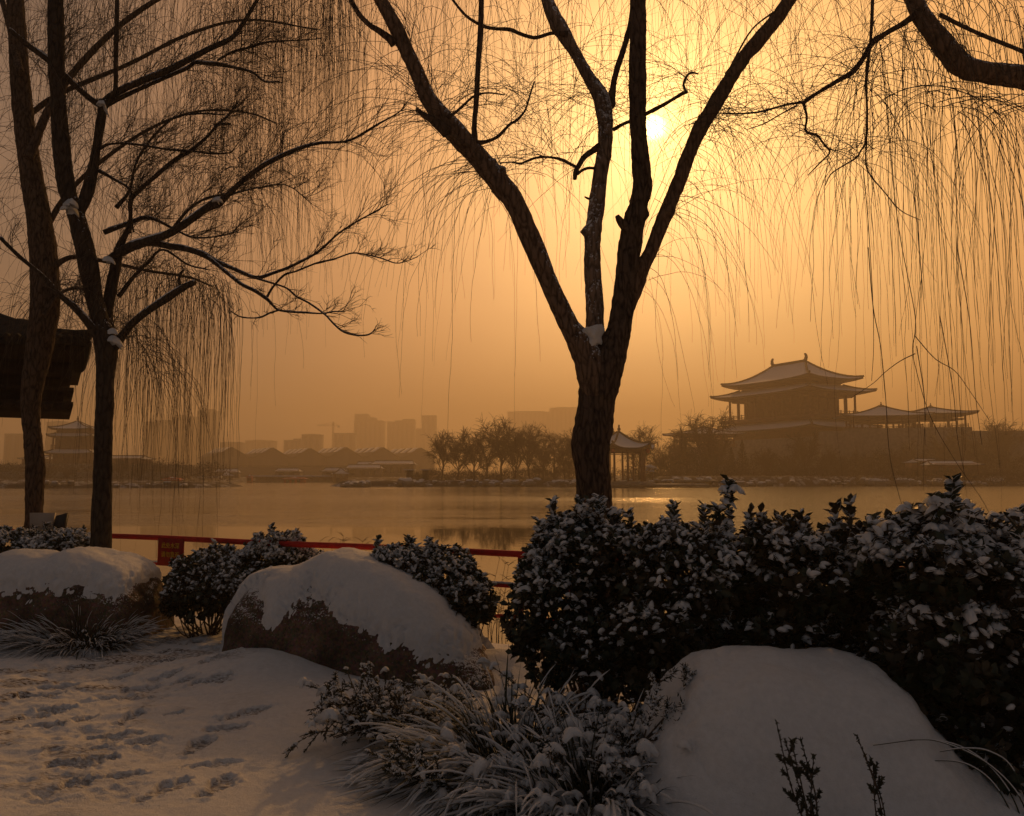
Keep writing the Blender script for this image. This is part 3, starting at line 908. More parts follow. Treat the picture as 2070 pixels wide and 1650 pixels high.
# tall hedge at the right, four shrubs grown together
shrub('tallest snowy shrub of the hedge, in front of the forked tree trunk', [ell(1195, 1165, 5.6, 125, .42, 108), ell(1120, 1250, 5.5, 85, .38, 120), ell(1220, 1330, 5.3, 140, .40, 90), ell(1175, 1080, 5.7, 50, .2, 30)],
      1750, 0.063, 101, 0.58, 0.050, shoots=[(1120, 1018, 1075, 5.5), (1152, 1050, 1085, 5.5), (1212, 1010, 1060, 5.4), (1175, 1030, 1070, 5.4), (1250, 1040, 1075, 5.6), (1090, 1060, 1090, 5.4)])
shrub('snowy hedge shrub with a thin upright shoot like a small spire', [ell(1400, 1185, 5.2, 135, .42, 98), ell(1360, 1310, 5.1, 130, .40, 100), ell(1470, 1330, 5.2, 120, .4, 90), ell(1345, 1110, 5.3, 60, .3, 40)],
      1600, 0.066, 102, 0.46, 0.054, shoots=[(1472, 978, 1085, 5.0), (1424, 1030, 1080, 5.0), (1452, 1035, 1080, 5.0), (1340, 1058, 1090, 5.2), (1515, 1042, 1080, 5.0), (1545, 1070, 1095, 5.0)], brown=0.4)
shrub('broad dark hedge shrub behind the buried boulder', [ell(1640, 1190, 4.95, 150, .45, 108), ell(1600, 1320, 4.95, 150, .42, 110), ell(1740, 1330, 4.9, 130, .42, 120), ell(1560, 1110, 5.0, 60, .3, 40)],
      1600, 0.071, 103, 0.44, 0.058, shoots=[(1620, 1045, 1085, 4.8), (1690, 1035, 1075, 4.8), (1718, 1020, 1070, 4.9), (1580, 1060, 1100, 4.8), (1770, 1055, 1090, 4.7)], brown=0.35)
shrub('nearest hedge shrub at the right edge with heavy snow pads', [ell(1880, 1158, 4.5, 140, .45, 98), ell(1930, 1310, 4.4, 150, .42, 140), ell(1850, 1380, 4.5, 110, .4, 110), ell(2040, 1190, 4.4, 120, .45, 130), ell(2060, 1420, 4.3, 110, .42, 130), ell(1955, 1490, 4.35, 130, .40, 85)],
      2500, 0.076, 104, 0.50, 0.068, shoots=[(1925, 980, 1060, 4.3), (1895, 1018, 1070, 4.3), (1840, 1035, 1080, 4.4), (1960, 1050, 1090, 4.2)], brown=0.45)
# smaller shrubs before the railing
shrub('round snow dusted shrub before the red railing, under its warning sign', [ell(432, 1180, 8.5, 92, .36, 60), ell(395, 1215, 8.4, 60, .32, 52), ell(565, 1150, 8.6, 75, .4, 62), ell(500, 1200, 8.4, 100, .4, 60), ell(620, 1165, 8.7, 62, .35, 48)],
      2300, 0.062, 105, 0.62, 0.040, shoots=[(600, 1076, 1105, 8.4), (575, 1085, 1110, 8.4), (545, 1100, 1115, 8.5)], stems=90)
shrub('snow dusted shrub between the big boulder and the red railing', [ell(870, 1180, 7.15, 105, .33, 62), ell(800, 1145, 7.2, 55, .25, 32), ell(940, 1225, 7.0, 55, .28, 58)],
      1150, 0.060, 106, 0.60, 0.038, shoots=[(765, 1103, 1135, 7.2), (840, 1108, 1130, 7.1), (880, 1108, 1130, 7.1)], stems=60)
shrub('small snow covered shrub left of the slim tree trunk', [ell(110, 1106, 9.2, 72, .32, 28), ell(20, 1104, 9.2, 65, .32, 30), ell(150, 1112, 9.1, 36, .28, 22)],
      700, 0.060, 107, 0.8, 0.045, stems=30)

# ================================================================== SEDGE CLUMPS
def blades(t, roots, dirs, lens, wid, r, snow=0.7, grav=1.1, srad=0.008, mat_=None, K=12):
    n = len(roots)
    P = np.zeros((n, K, 3)); P[:, 0] = roots
    v = dirs / np.linalg.norm(dirs, axis=1, keepdims=True)
    ds = lens / (K - 1)
    g = grav * r.uniform(0.7, 1.35, n)
    for k in range(1, K):
        v = v + np.array([0, 0, -1.0]) * (g * ds / 0.35 * 0.62)[:, None]
        v /= np.linalg.norm(v, axis=1, keepdims=True)
        P[:, k] = P[:, k - 1] + v * ds[:, None]
        P[:, k, 2] = np.maximum(P[:, k, 2], 0.015)
    T = np.gradient(P, axis=1); T /= np.linalg.norm(T, axis=2, keepdims=True) + 1e-9
    S = np.cross(T, np.array([0, 0, 1.0])); S /= np.linalg.norm(S, axis=2, keepdims=True) + 1e-9
    wd = wid * (1 - (np.arange(K) / (K - 1)) ** 2.2)[None, :, None] * r.uniform(0.7, 1.3, n)[:, None, None] + 0.0004
    V = np.stack([P - S * wd, P + np.array([0, 0, -1.0]) * wd * 0.4, P + S * wd], 2)
    I, Kk, Cc = np.meshgrid(np.arange(n), np.arange(K - 1), np.arange(2), indexing='ij')
    f = lambda i, k, c: (i * K + k) * 3 + c
    q = np.stack([f(I, Kk, Cc), f(I, Kk, Cc + 1), f(I, Kk + 1, Cc + 1), f(I, Kk + 1, Cc)], -1).reshape(-1, 4)
    m = MB(); m.add(V.reshape(-1, 3), quads=q); m.build('blades', mat_ or M_grass, t)
    ks = r.random(n) < snow
    flat = np.sqrt(np.clip(1 - T[..., 2] ** 2, 0, 1))
    rad = srad * smooth(flat, 0.35, 0.95) * (0.75 + 0.5 * vnoise(P, 14, 5)) * np.minimum(1, (np.arange(K) / 2.5)) * np.minimum(1, (K - 1 - np.arange(K)) / 1.5 + 0.15)
    m = MB(); tubes(m, P[ks] + np.array([0, 0, 1]) * (rad[ks][..., None] * 0.8), np.clip(rad[ks], 0.0003, 1), 6)
    return m, P

def sedge(label, cx, cy, rx, ry, n, ln, seed, wid=0.005, srad=0.008, lum=40, lumr=0.05, bias=(0, -0.2, 0), snow=0.7):
    r = np.random.default_rng(seed)
    t = thing('sedge_clump', (cx, cy, 0), label, 'grass clump')
    a = r.uniform(0, 6.28, n); q = np.sqrt(r.random(n))
    roots = np.stack([cx + rx * q * np.cos(a), cy + ry * q * np.sin(a), np.zeros(n)], -1)
    dirs = np.stack([np.cos(a) * (0.25 + 0.75 * q), np.sin(a) * (0.25 + 0.75 * q), r.uniform(0.35, 1.25, n)], -1) + np.array(bias)[None] + r.normal(0, 0.18, (n, 3))
    m, P = blades(t, roots, dirs, ln * r.uniform(0.6, 1.2, n), wid, r, snow, srad=srad)
    if lum:
        i = r.choice(n, lum); k = r.integers(3, 8, lum)
        lumps(m, P[i, k] + np.array([0, 0, 0.01]), lumr * r.uniform(0.5, 1.3, lum), r, droop=0.5, hgt=0.42)
    m.build('snow', M_snow, t)
    return t

sedge('arching sedge clump with white snowy blades below the left boulder', xof(180, 7.8), 7.75, 0.46, 0.20, 1100, 0.46, 201, 0.0042, 0.0045, 40, 0.045, (0, -0.35, 0.15), 0.5)
sedge('big snow laden sedge clump in the foreground below the central boulder', xof(1020, 4.65), 4.62, 0.46, 0.26, 700, 0.58, 202, 0.0050, 0.0080, 170, 0.060, (-0.15, -0.35, -0.05), 0.42)
sedge('low snow laden sedge clump at the bottom edge right of the bigger clump', xof(1190, 4.2), 4.15, 0.50, 0.20, 520, 0.48, 204, 0.0048, 0.0082, 140, 0.060, (0, -0.3, 0.0), 0.45)

# a few long bowed blades at the lower right
t = thing('sedge_clump', (xof(2030, 3.9), 3.9, 0), 'few long bowed grass blades at the lower right corner', 'grass clump')
r_ = np.random.default_rng(5)
m1, m2 = MB(), MB()
for pts in ([(2080, 1700), (2040, 1600), (1970, 1525), (1880, 1496), (1765, 1507)], [(2090, 1700), (2060, 1610), (1990, 1540), (1900, 1500), (1840, 1496)], [(2080, 1720), (2020, 1600), (1960, 1548), (1890, 1538), (1820, 1550)], [(2100, 1690), (2050, 1560), (2000, 1520), (1945, 1514), (1900, 1520)]):
    P = catmull(np.array([at(x, y, 3.9 - 0.03 * i) for i, (x, y) in enumerate(pts)]), 6)
    tubes(m1, P[None], np.linspace(0.004, 0.0015, len(P))[None], 5)
    tubes(m2, (P + np.array([0, 0, 0.004]))[None][:, 6:], np.linspace(0.0045, 0.002, len(P) - 6)[None], 5)
m1.build('blades', M_grass, t); m2.build('snow', M_snow, t)

# ------------------------------------------------------------------ juniper sprigs
def sprig(t, paths, seed, needle=0.022, per=60, rad=0.004, snowp=0.25):
    r = np.random.default_rng(seed)
    ms_, mn_, mw = MB(), MB(), MB()
    for P in paths:
        P = catmull(np.array(P), 8)
        tubes(ms_, P[None], np.linspace(rad, rad * 0.4, len(P))[None], 5)
        n = per
        u = r.uniform(0.15, 1, n) * (len(P) - 1); i = np.minimum(u.astype(int), len(P) - 2); f = (u - i)[:, None]
        O = P[i] * (1 - f) + P[i + 1] * f
        T = P[i + 1] - P[i]; T /= np.linalg.norm(T, axis=1, keepdims=True)
        d = T * 1.0 + r.normal(0, 0.55, (n, 3)); d /= np.linalg.norm(d, axis=1, keepdims=True)
        l = needle * r.uniform(0.7, 1.5, n)
        Q = np.stack([O, O + d * l[:, None] * 0.5 + r.normal(0, 0.001, (n, 3)), O + d * l[:, None]], 1)
        tubes(mn_, Q, np.tile(np.array([0.0026, 0.0022, 0.0008]), (n, 1)), 4)
        k = r.random(n) < snowp
        if k.any(): lumps(mw, O[k] + np.array([0, 0, 0.006]), r.uniform(0.008, 0.024, k.sum()), r)
    ms_.build('stems', M_twig, t); mn_.build('needles', M_juniper, t)
    if mw.n: mw.build('snow', M_snow, t)

def sprig_paths(px0, py0, Y, tips, n_side, seed, ln=30):
    r = np.random.default_rng(seed); out_ = []
    for (tx, ty) in tips:
        a = np.array([px0, py0]); b = np.array([tx, ty]); mid = (a + b) / 2 + r.normal(0, 8, 2) + np.array([0, 8])
        pl = catmull(np.array([a, mid, b]), 5)
        dy = r.uniform(-.12, .12)
        out_.append([at(p[0], p[1], Y + dy * i / len(pl)) for i, p in enumerate(pl)][::2] + [at(tx, ty, Y + dy)])
        for k in range(n_side):
            j = r.integers(2, len(pl) - 1); p = pl[j]; d = pl[j] - pl[j - 1]; d = d / np.linalg.norm(d)
            an = r.choice([-1, 1]) * r.uniform(0.4, 1.0); d = np.array([d[0] * math.cos(an) - d[1] * math.sin(an), d[0] * math.sin(an) + d[1] * math.cos(an)])
            l = ln * r.uniform(0.5, 1.2); yy = Y + dy * j / len(pl)
            out_.append([at(*p, yy), at(*(p + d * l * .5 + np.array([0, -2])), yy + r.uniform(-.05, .05)), at(*(p + d * l + np.array([0, -6])), yy + r.uniform(-.1, .1))])
    return out_

t = thing('juniper', (xof(760, 5.0), 5.0, 0), 'low juniper sprays with snow at the left side of the big sedge clump', 'juniper')
sprig(t, sprig_paths(790, 1500, 5.0, [(665, 1380), (700, 1355), (735, 1365), (655, 1410), (760, 1390), (800, 1400), (720, 1430), (775, 1430)], 6, 301), 301, 0.026, 46, 0.005, 0.22)
def juniper_bush(label, px, Y, n, ln, seed, needle=0.022, per=26, nl=60, lr=0.05, rx=.25, ry=.15, lo=.2, hi=.9, yaw=None):
    r = np.random.default_rng(seed)
    cx = xof(px, Y); t = thing('juniper', (cx, Y, 0), label, 'juniper')
    paths = []; tips = []
    for i in range(n):
        a = r.uniform(0, 6.28) if yaw is None else r.uniform(*yaw); e = r.uniform(lo, hi); l = ln * r.uniform(.6, 1.15)
        v = np.array([math.cos(a) * math.cos(e), math.sin(a) * math.cos(e) * .8, math.sin(e)]); p = np.array([cx + r.normal(0, rx), Y + r.normal(0, ry), 0.02]); P = [p]
        for k in range(6):
            v = v + r.normal(0, .10, 3) - np.array([0, 0, .10]) * k * .5; v /= np.linalg.norm(v); P.append(P[-1] + v * l / 6)
        paths.append(P); tips += [P[3], P[4], P[5], P[6]]
        for k in range(6):
            j = r.integers(2, 6); w_ = (P[j + 1] - P[j]); w_ = w_ / np.linalg.norm(w_) + r.normal(0, .55, 3) + np.array([0, 0, .1]); w_ /= np.linalg.norm(w_); s = l * r.uniform(.15, .38)
            paths.append([P[j], P[j] + w_ * s * .5, P[j] + w_ * s + np.array([0, 0, -.01])]); tips.append(paths[-1][2])
    sprig(t, paths, seed, needle, per, 0.004, 0.10)
    m = MB(); T_ = np.array(tips); T_ = T_[T_[:, 2] > np.percentile(T_[:, 2], 35)]; T_ = T_[r.choice(len(T_), min(nl, len(T_)), replace=False)]
    for s_ in range(2):
        lumps(m, T_ + r.normal(0, lr * .5, T_.shape) * np.array([1, 1, .2]) + np.array([0, 0, .012]), lr * np.exp(r.normal(0, .35, len(T_))), r, droop=.6, hgt=.42)
    m.build('snow_pads', M_snow, t)
    return t
juniper_bush('wide juniper bush bowed under snow pads between the sedge and the buried boulder', 1310, 4.55, 100, 0.62, 311, nl=300, lr=0.043, rx=.28, ry=.16)
juniper_bush('snow dusted juniper bush between the big boulder and the foreground sedge', 790, 5.2, 60, 0.44, 312, nl=120, lr=0.032, rx=.20, ry=.12)
t = thing('juniper', (xof(860, 4.2), 4.2, 0), 'flat dark juniper spray with pointed tips at the bottom left of the sedge', 'juniper')
sprig(t, sprig_paths(920, 1600, 4.2, [(745, 1520), (790, 1508), (830, 1525), (790, 1550), (850, 1560), (880, 1530)], 5, 302), 302, 0.024, 46, 0.005, 0.10)
t = thing('juniper', (xof(1320, 4.3), 4.3, 0), 'snowy juniper branch hanging over the left flank of the buried boulder', 'juniper')
sprig(t, sprig_paths(1300, 1500, 4.15, [(1435, 1390), (1400, 1360), (1425, 1430), (1390, 1450), (1340, 1360), (1410, 1480)], 6, 303), 303, 0.026, 50, 0.005, 0.4)
t = thing('juniper', (xof(1610, 3.4), 3.4, 0), 'dark upright juniper twig before the buried boulder, the bushier of two', 'juniper')
sprig(t, sprig_paths(1650, 1720, 3.4, [(1570, 1462), (1600, 1500), (1620, 1500), (1645, 1530), (1588, 1500)], 6, 304, 26), 304, 0.012, 80, 0.004, 0.0)
t = thing('juniper', (xof(1755, 3.4), 3.4, 0), 'slim dark upright juniper twig before the buried boulder, right of the bushier one', 'juniper')
sprig(t, sprig_paths(1790, 1720, 3.4, [(1733, 1490), (1750, 1530), (1765, 1545)], 4, 305, 20), 305, 0.011, 60, 0.004, 0.0)

# ================================================================== RED RAILING
A = at(225, 1082, 9.41)[:2]; B = at(1050, 1117, 7.27)[:2]
dr = (B - A); dl = np.linalg.norm(dr); dr = dr / dl
rail = thing('railing', (float((A[0] + B[0]) / 2), float((A[1] + B[1]) / 2), 0), 'red painted metal railing along the lake edge', 'railing')
def on_rail(s): return A + dr * s
s0, s1 = -6.0, dl + 7.0
for z, rr in ((0.95, 0.030), (0.66, 0.019), (0.385, 0.019)):
    m = MB(); P = np.array([[*on_rail(s), z] for s in np.linspace(s0, s1, 30)]); P[:, 2] += 0.004 * np.sin(np.arange(30) * 1.3)
    m.tube(P, np.full(30, rr), 12); m.build('rail', M_red, rail)
ps = []
sp = 3.1
k0 = (xof(520, 8.55) - A[0]) / dr[0]
for k in range(-3, 6):
    s = k0 + k * sp
    if s < s0 or s > s1: continue
    m = MB(); p = on_rail(s); m.tube(np.array([[*p, -0.25], [*p, 0.975]]), [0.026, 0.026], 12); m.build('post', M_red, rail)
mwr = MB(); P = np.array([[*on_rail(s), 0.68] for s in np.linspace(s0, s1, 90)]); P[:, 2] += 0.002 * np.random.default_rng(1).normal(size=90)
tubes(mwr, P[None], np.clip(0.011 + 0.006 * vnoise(P, 2.0, 3), 0.002, 1)[None], 6); mwr.build('snow', M_snow, rail)
# sign
sa = (xof(333, 9.08) - A[0]) / dr[0]; sb = (xof(386, 8.95) - A[0]) / dr[0]
c0, c1 = on_rail(sa), on_rail(sb); nrm2 = np.array([dr[1], -dr[0]])
if nrm2[1] > 0: nrm2 = -nrm2
sg = thing('warning_sign', ((c0[0] + c1[0]) / 2, (c0[1] + c1[1]) / 2, 0.9), 'red panel with yellow Chinese characters hanging on the railing', 'sign')
cc = (c0 + c1) / 2 + nrm2 * 0.036; wd = float(np.linalg.norm(c1 - c0)); az = math.atan2(dr[1], dr[0])
m = MB(); m.box((cc[0], cc[1], 0.80), (wd, 0.012, 0.30), az); m.build('panel', M_redsign, sg, smooth_=False)
for row, txt in enumerate(['此处水深', '请勿靠近']):
    fc = bpy.data.curves.new('lettering', 'FONT'); fc.body = txt; fc.size = 0.068; fc.align_x = 'CENTER'; fc.extrude = 0.001
    fc.materials.append(M_yellow)
    fo = bpy.data.objects.new('lettering', fc); COL.objects.link(fo); fo.parent = sg
    pp = cc + nrm2 * 0.009
    fo.location = (pp[0] - sg.location[0], pp[1] - sg.location[1], 0.852 - row * 0.10 - sg.location[2])
    fo.rotation_euler = (math.pi / 2, 0, az)
    bpy.context.view_layer.update()
    me_ = bpy.data.meshes.new_from_object(fo.evaluated_get(bpy.context.evaluated_depsgraph_get()))
    fm = bpy.data.objects.new('lettering', me_); COL.objects.link(fm); fm.parent = sg
    fm.location = fo.location; fm.rotation_euler = fo.rotation_euler
    if not me_.materials: me_.materials.append(M_yellow)
    bpy.data.objects.remove(fo)

# board at the left shore
t = thing('information_board', (xof(100, 9.9), 9.9, 0), 'slanted board with pale face standing left of the slim trunk', 'board')
m = MB(); a = [at(60, 1037, 9.9), at(111, 1037, 9.9), at(102, 1080, 9.75), at(60, 1080, 9.75)]
m.add(np.array(a + [p + np.array([0, 0.03, 0]) for p in a]), quads=[(0, 1, 2, 3), (4, 7, 6, 5), (0, 4, 5, 1), (1, 5, 6, 2), (2, 6, 7, 3), (3, 7, 4, 0)]); m.build('panel', M_panel, t, smooth_=False)
m = MB(); a = [at(113, 1043, 9.88), at(135, 1037, 9.88), at(126, 1080, 9.8), at(103, 1080, 9.8)]
m.add(np.array(a + [p + np.array([0, 0.06, 0]) for p in a]), quads=[(0, 1, 2, 3), (4, 7, 6, 5), (0, 4, 5, 1), (1, 5, 6, 2), (2, 6, 7, 3), (3, 7, 4, 0)]); m.build('frame', M_dark, t, smooth_=False)
m = MB(); m.box((xof(100, 9.95), 9.97, 0.35), (0.08, 0.08, 1.0)); m.build('post', M_dark, t, smooth_=False)

# dry reeds at the water's edge
r_ = np.random.default_rng(77)
def reeds(label, px, py, Y, n, spread, hpx):
    t = thing('reed_clump', (xof(px, Y), Y, WATER), label, 'reeds')
    m = MB(); k = mpp(Y)
    P = []; 
    for i in range(n):
        x = xof(px + r_.normal(0, spread), Y); y = Y + r_.uniform(-.3, .3); h = hpx * k * r_.uniform(.6, 1.1); b = r_.normal(0, .10)
        P.append([[x + b * f ** 2 * h * 2, y, WATER - 0.05 + h * f] for f in np.linspace(0, 1, 6)])
    P = np.array(P); tubes(m, P, np.tile(np.linspace(.004, .002, 6), (n, 1)), 4)
    Q = []
    for i in range(n):
        for j in range(5):
            f = r_.integers(2, 6); p = P[i, f]; d = np.array([r_.choice([-1, 1]) * r_.uniform(.04, .12), r_.uniform(-.05, .05), r_.uniform(.02, .09)])
            Q.append([p, p + d * .6, p + d + np.array([0, 0, -.02])])
    tubes(m, np.array(Q), np.tile(np.array([.004, .0035, .001]), (len(Q), 1)), 3)
    m.build('stems', simple('dry reed', (0.16, 0.11, 0.06), 0.8, 0.3, 10, 0), t)
reeds('thin dry reeds standing in the water behind the middle of the railing', 700, 1100, 10.5, 22, 15, 185)
reeds('sparse dry reeds standing in the water behind the round shrub', 600, 1100, 10.8, 12, 26, 165)
reeds('dry reeds standing in the water left of the tallest hedge shrub', 1010, 1180, 10.0, 12, 16, 175)

# ================================================================== NEAR TREES
def limb_pts(pl, Y0, Y1, seg=7):
    """pl [(px,py,width px)] -> 3D points and radii"""
    P = catmull(np.array(pl, float), seg)
    d = np.concatenate([[0], np.cumsum(np.linalg.norm(np.diff(P[:, :2], axis=0), axis=1))]); d /= d[-1]
    Y = Y0 + (Y1 - Y0) * d
    Q = np.array([at(p[0], p[1], y) for p, y in zip(P, Y)])
    rad = P[:, 2] * 0.5 * Y / F
    return Q, np.maximum(rad, 0.0018)

def bark_tube(m, Q, rad, sides=20, amp=0.10, seed=0, knots=()):
    K = len(Q)
    if rad.max() > 0.04:                       # refine along
        n = int(np.linalg.norm(np.diff(Q, axis=0), axis=1).sum() / 0.035)
        u = np.linspace(0, K - 1, max(n, K)); i = np.minimum(u.astype(int), K - 2); f = (u - i)
        rad = rad[i] * (1 - f) + rad[i + 1] * f
        Q = Q[i] * (1 - f[:, None]) + Q[i + 1] * f[:, None]
        k = np.ones(7) / 7
        Qp = np.pad(Q, ((3, 3), (0, 0)), mode='edge'); Q2 = np.stack([np.convolve(Qp[:, c], k, 'valid') for c in range(3)], 1)
        Q2[0], Q2[-1] = Q[0], Q[-1]; Q = Q2
    start = m.n
    tubes(m, Q[None], rad[None], sides)
    V = m.v[-1].reshape(len(Q), sides, 3)
    D = V - Q[:, None, :]
    Rr = rad[:, None]
    nn_ = 0.55 * fbm(V * np.array([1, 1, 0.45]), 9.0, 3, seed) + 0.45 * fbm(V * np.array([1, 1, 0.5]), 34.0, 3, seed + 7)
    sc = 1 + nn_ * amp * 1.35 * np.minimum(1.0, 0.10 / (Rr + 0.03))
    for (k, th0, a, wdt) in knots:             # k along 0..1, direction as world vector
        kk = np.arange(len(Q)) / len(Q)
        dirn = D / (np.linalg.norm(D, axis=2, keepdims=True) + 1e-9)
        al = np.clip((dirn * np.array(th0)).sum(-1), 0, 1) ** 3
        sc = sc + a * al * np.exp(-((kk - k) / wdt) ** 2)[:, None]
    m.v[-1] = (Q[:, None, :] + D * sc[..., None]).reshape(-1, 3)
    # round caps
    base = m.n - len(Q) * sides
    m.poly.append([base + j for j in range(sides)][::-1]); m.poly.append([base + (len(Q) - 1) * sides + j for j in range(sides)])

def side_twigs(Q, n, r, ln, up=0.3, spread=0.8, K=8, curl=0.35, start=0.1, depth=2, rad0=0.006, droop=0.0, dirbias=(0, 0, 0)):
    """recursive fine branching along a polyline; returns lists of (P,R)"""
    outl = []
    T = np.gradient(Q, axis=0); T /= np.linalg.norm(T, axis=1, keepdims=True) + 1e-9
    u = r.uniform(start, 1.0, n) * (len(Q) - 1)
    for x in u:
        i = min(int(x), len(Q) - 2); f = x - i
        p = Q[i] * (1 - f) + Q[i + 1] * f
        s = r.normal(0, 1, 3); s -= s.dot(T[i]) * T[i]; s /= np.linalg.norm(s)
        d = T[i] * r.uniform(0.3, 1.0) + s * spread * r.uniform(.5, 1.2) + np.array([0, 0, up]) + np.array(dirbias)
        d /= np.linalg.norm(d)
        l = ln * r.uniform(0.4, 1.25) * (1 - 0.35 * x / len(Q))
        ds = l / (K - 1); P = np.zeros((K, 3)); P[0] = p; c = r.normal(0, curl, 3)
        for k in range(1, K):
            d = d + c * 0.25 + r.normal(0, 0.10, 3) + np.array([0, 0, -droop * k / K]); d /= np.linalg.norm(d)
            P[k] = P[k - 1] + d * ds
        outl.append((P, np.linspace(rad0, rad0 * 0.35, K)))
        if depth > 1:
            outl += side_twigs(P, r.integers(3, 6), r, ln * 0.5, up * 0.8, spread, K, curl, 0.15, depth - 1, rad0 * 0.6, droop, dirbias)
    return outl

def strands(m, O, v0, lens, r, rad=0.0028, grav=2.2, K=22, wob=0.05, buds=True):
    """willow shoots: start outward, bend over and hang"""
    n = len(O)
    P = np.zeros((n, K, 3)); P[:, 0] = O
    v = v0 / (np.linalg.norm(v0, axis=1, keepdims=True) + 1e-9)
    ds = lens / (K - 1)
    g = grav * r.uniform(0.6, 1.5, n)
    ph = r.uniform(0, 6.28, (n, 2)); fr = r.uniform(0.6, 2.0, (n, 2))
    wind = r.normal(0, 0.05, (n, 2)) 
    for k in range(1, K):
        s = k * ds
        w_ = np.stack([np.sin(ph[:, 0] + s * fr[:, 0] * 2.2) * wob + wind[:, 0] * .3, np.sin(ph[:, 1] + s * fr[:, 1] * 2.2) * wob + wind[:, 1] * .3, np.zeros(n)], -1)
        v = v + (np.array([0, 0, -1.0]) * g[:, None] + w_ * 1.6) * ds[:, None] * 1.0
        v = v + r.normal(0, 0.06, (n, 3))
        v /= np.linalg.norm(v, axis=1, keepdims=True)
        P[:, k] = P[:, k - 1] + v * ds[:, None]
    Rr = rad * r.uniform(0.6, 1.35, n)[:, None] * np.linspace(1.25, 0.45, K)[None]
    tubes(m, P, Rr, 3)
    return P

# ------------------------------------------------------------------ central forked willow
UP = (0, 0, 1)
T1 = thing('forked_tree', (xof(1205, 7.0), 7.0, 0), 'dark willow forking into four stems at the centre, the sun glowing behind it', 'tree')
Yt = 7.0
# trunk with the thick right stem
trunk_pl = [(1212, 1420, 92), (1210, 1250, 84), (1208, 1100, 74), (1203, 1020, 69), (1199, 960, 72), (1193, 905, 77), (1200, 860, 78), (1205, 812, 76), (1212, 775, 82), (1226, 735, 74), (1240, 700, 58), (1253, 660, 50), (1261, 600, 46), (1270, 523, 47), (1281, 450, 46), (1291, 414, 38), (1299, 377, 40), (1296, 341, 38), (1291, 268, 35), (1289, 200, 35), (1289, 50, 35), (1289, -60, 33), (1280, -200, 30)]
m = MB(); Q, rr = limb_pts(trunk_pl, Yt, Yt + 0.1)
bark_tube(m, Q, rr, 26, 0.13, 11, knots=[(0.66, (1, -.2, 0), 0.35, 0.012)])
# the root flare and left half of the trunk head
m.build('trunk', M_bark, T1)
m = MB(); Q, rr = limb_pts([(1206, 800, 60), (1196, 750, 62), (1180, 705, 54), (1152, 661, 42), (1122, 600, 37), (1090, 523, 41), (1043, 414, 42), (1018, 380, 45), (993, 352, 41), (960, 310, 42), (935, 283, 46), (905, 250, 44), (884, 225, 38), (863, 195, 33), (848, 159, 31), (832, 123, 31), (815, 86, 32), (797, 50, 29), (770, 0, 27), (735, -70, 25), (700, -160, 22)], Yt, Yt - 0.4)
bark_tube(m, Q, rr, 22, 0.13, 12, knots=[(0.385, (1, 0, .6), 0.45, 0.012), (0.41, (1, 0, .6), 0.3, 0.008)])
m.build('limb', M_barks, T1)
mid_pl = [(1206, 720, 44), (1204, 690, 42), (1203, 660, 38), (1202, 600, 36), (1197, 523, 34), (1200, 470, 33), (1206, 414, 33), (1215, 341, 30), (1224, 286, 31), (1222, 232, 34), (1213, 192, 34), (1192, 159, 26), (1170, 120, 24), (1150, 86, 28), (1128, 50, 34), (1105, 0, 26), (1080, -90, 22)]
m = MB(); Q, rr = limb_pts(mid_pl, Yt + .12, Yt + 0.3)
bark_tube(m, Q, rr, 22, 0.12, 13, knots=[(0.31, (-1, 0, 0), 0.75, 0.009)])
m.build('limb', bark_mat('speckled snowy glare paled bark', (0.06, 0.045, 0.035), (0.28, 0.20, 0.15), snow=0.37), T1)  # snow specks over bark whose pale colour stands in for backlight glare
m = MB(); Q, rr = limb_pts([(1262, 640, 30), (1284, 580, 34), (1295, 545, 33), (1317, 505, 28), (1338, 450, 30), (1369, 377, 30), (1395, 305, 29), (1415, 260, 32), (1433, 232, 31), (1455, 195, 32), (1478, 155, 29), (1499, 123, 29), (1530, 86, 31), (1561, 50, 29), (1592, 5, 27), (1640, -70, 24), (1690, -150, 20)], Yt + .05, Yt + 0.5)
bark_tube(m, Q, rr, 20, 0.13, 14, knots=[(0.27, (1, 0, 0), 0.3, 0.01), (0.47, (-1, 0, 0), 0.3, 0.008)])
m.build('limb', M_limb, T1)
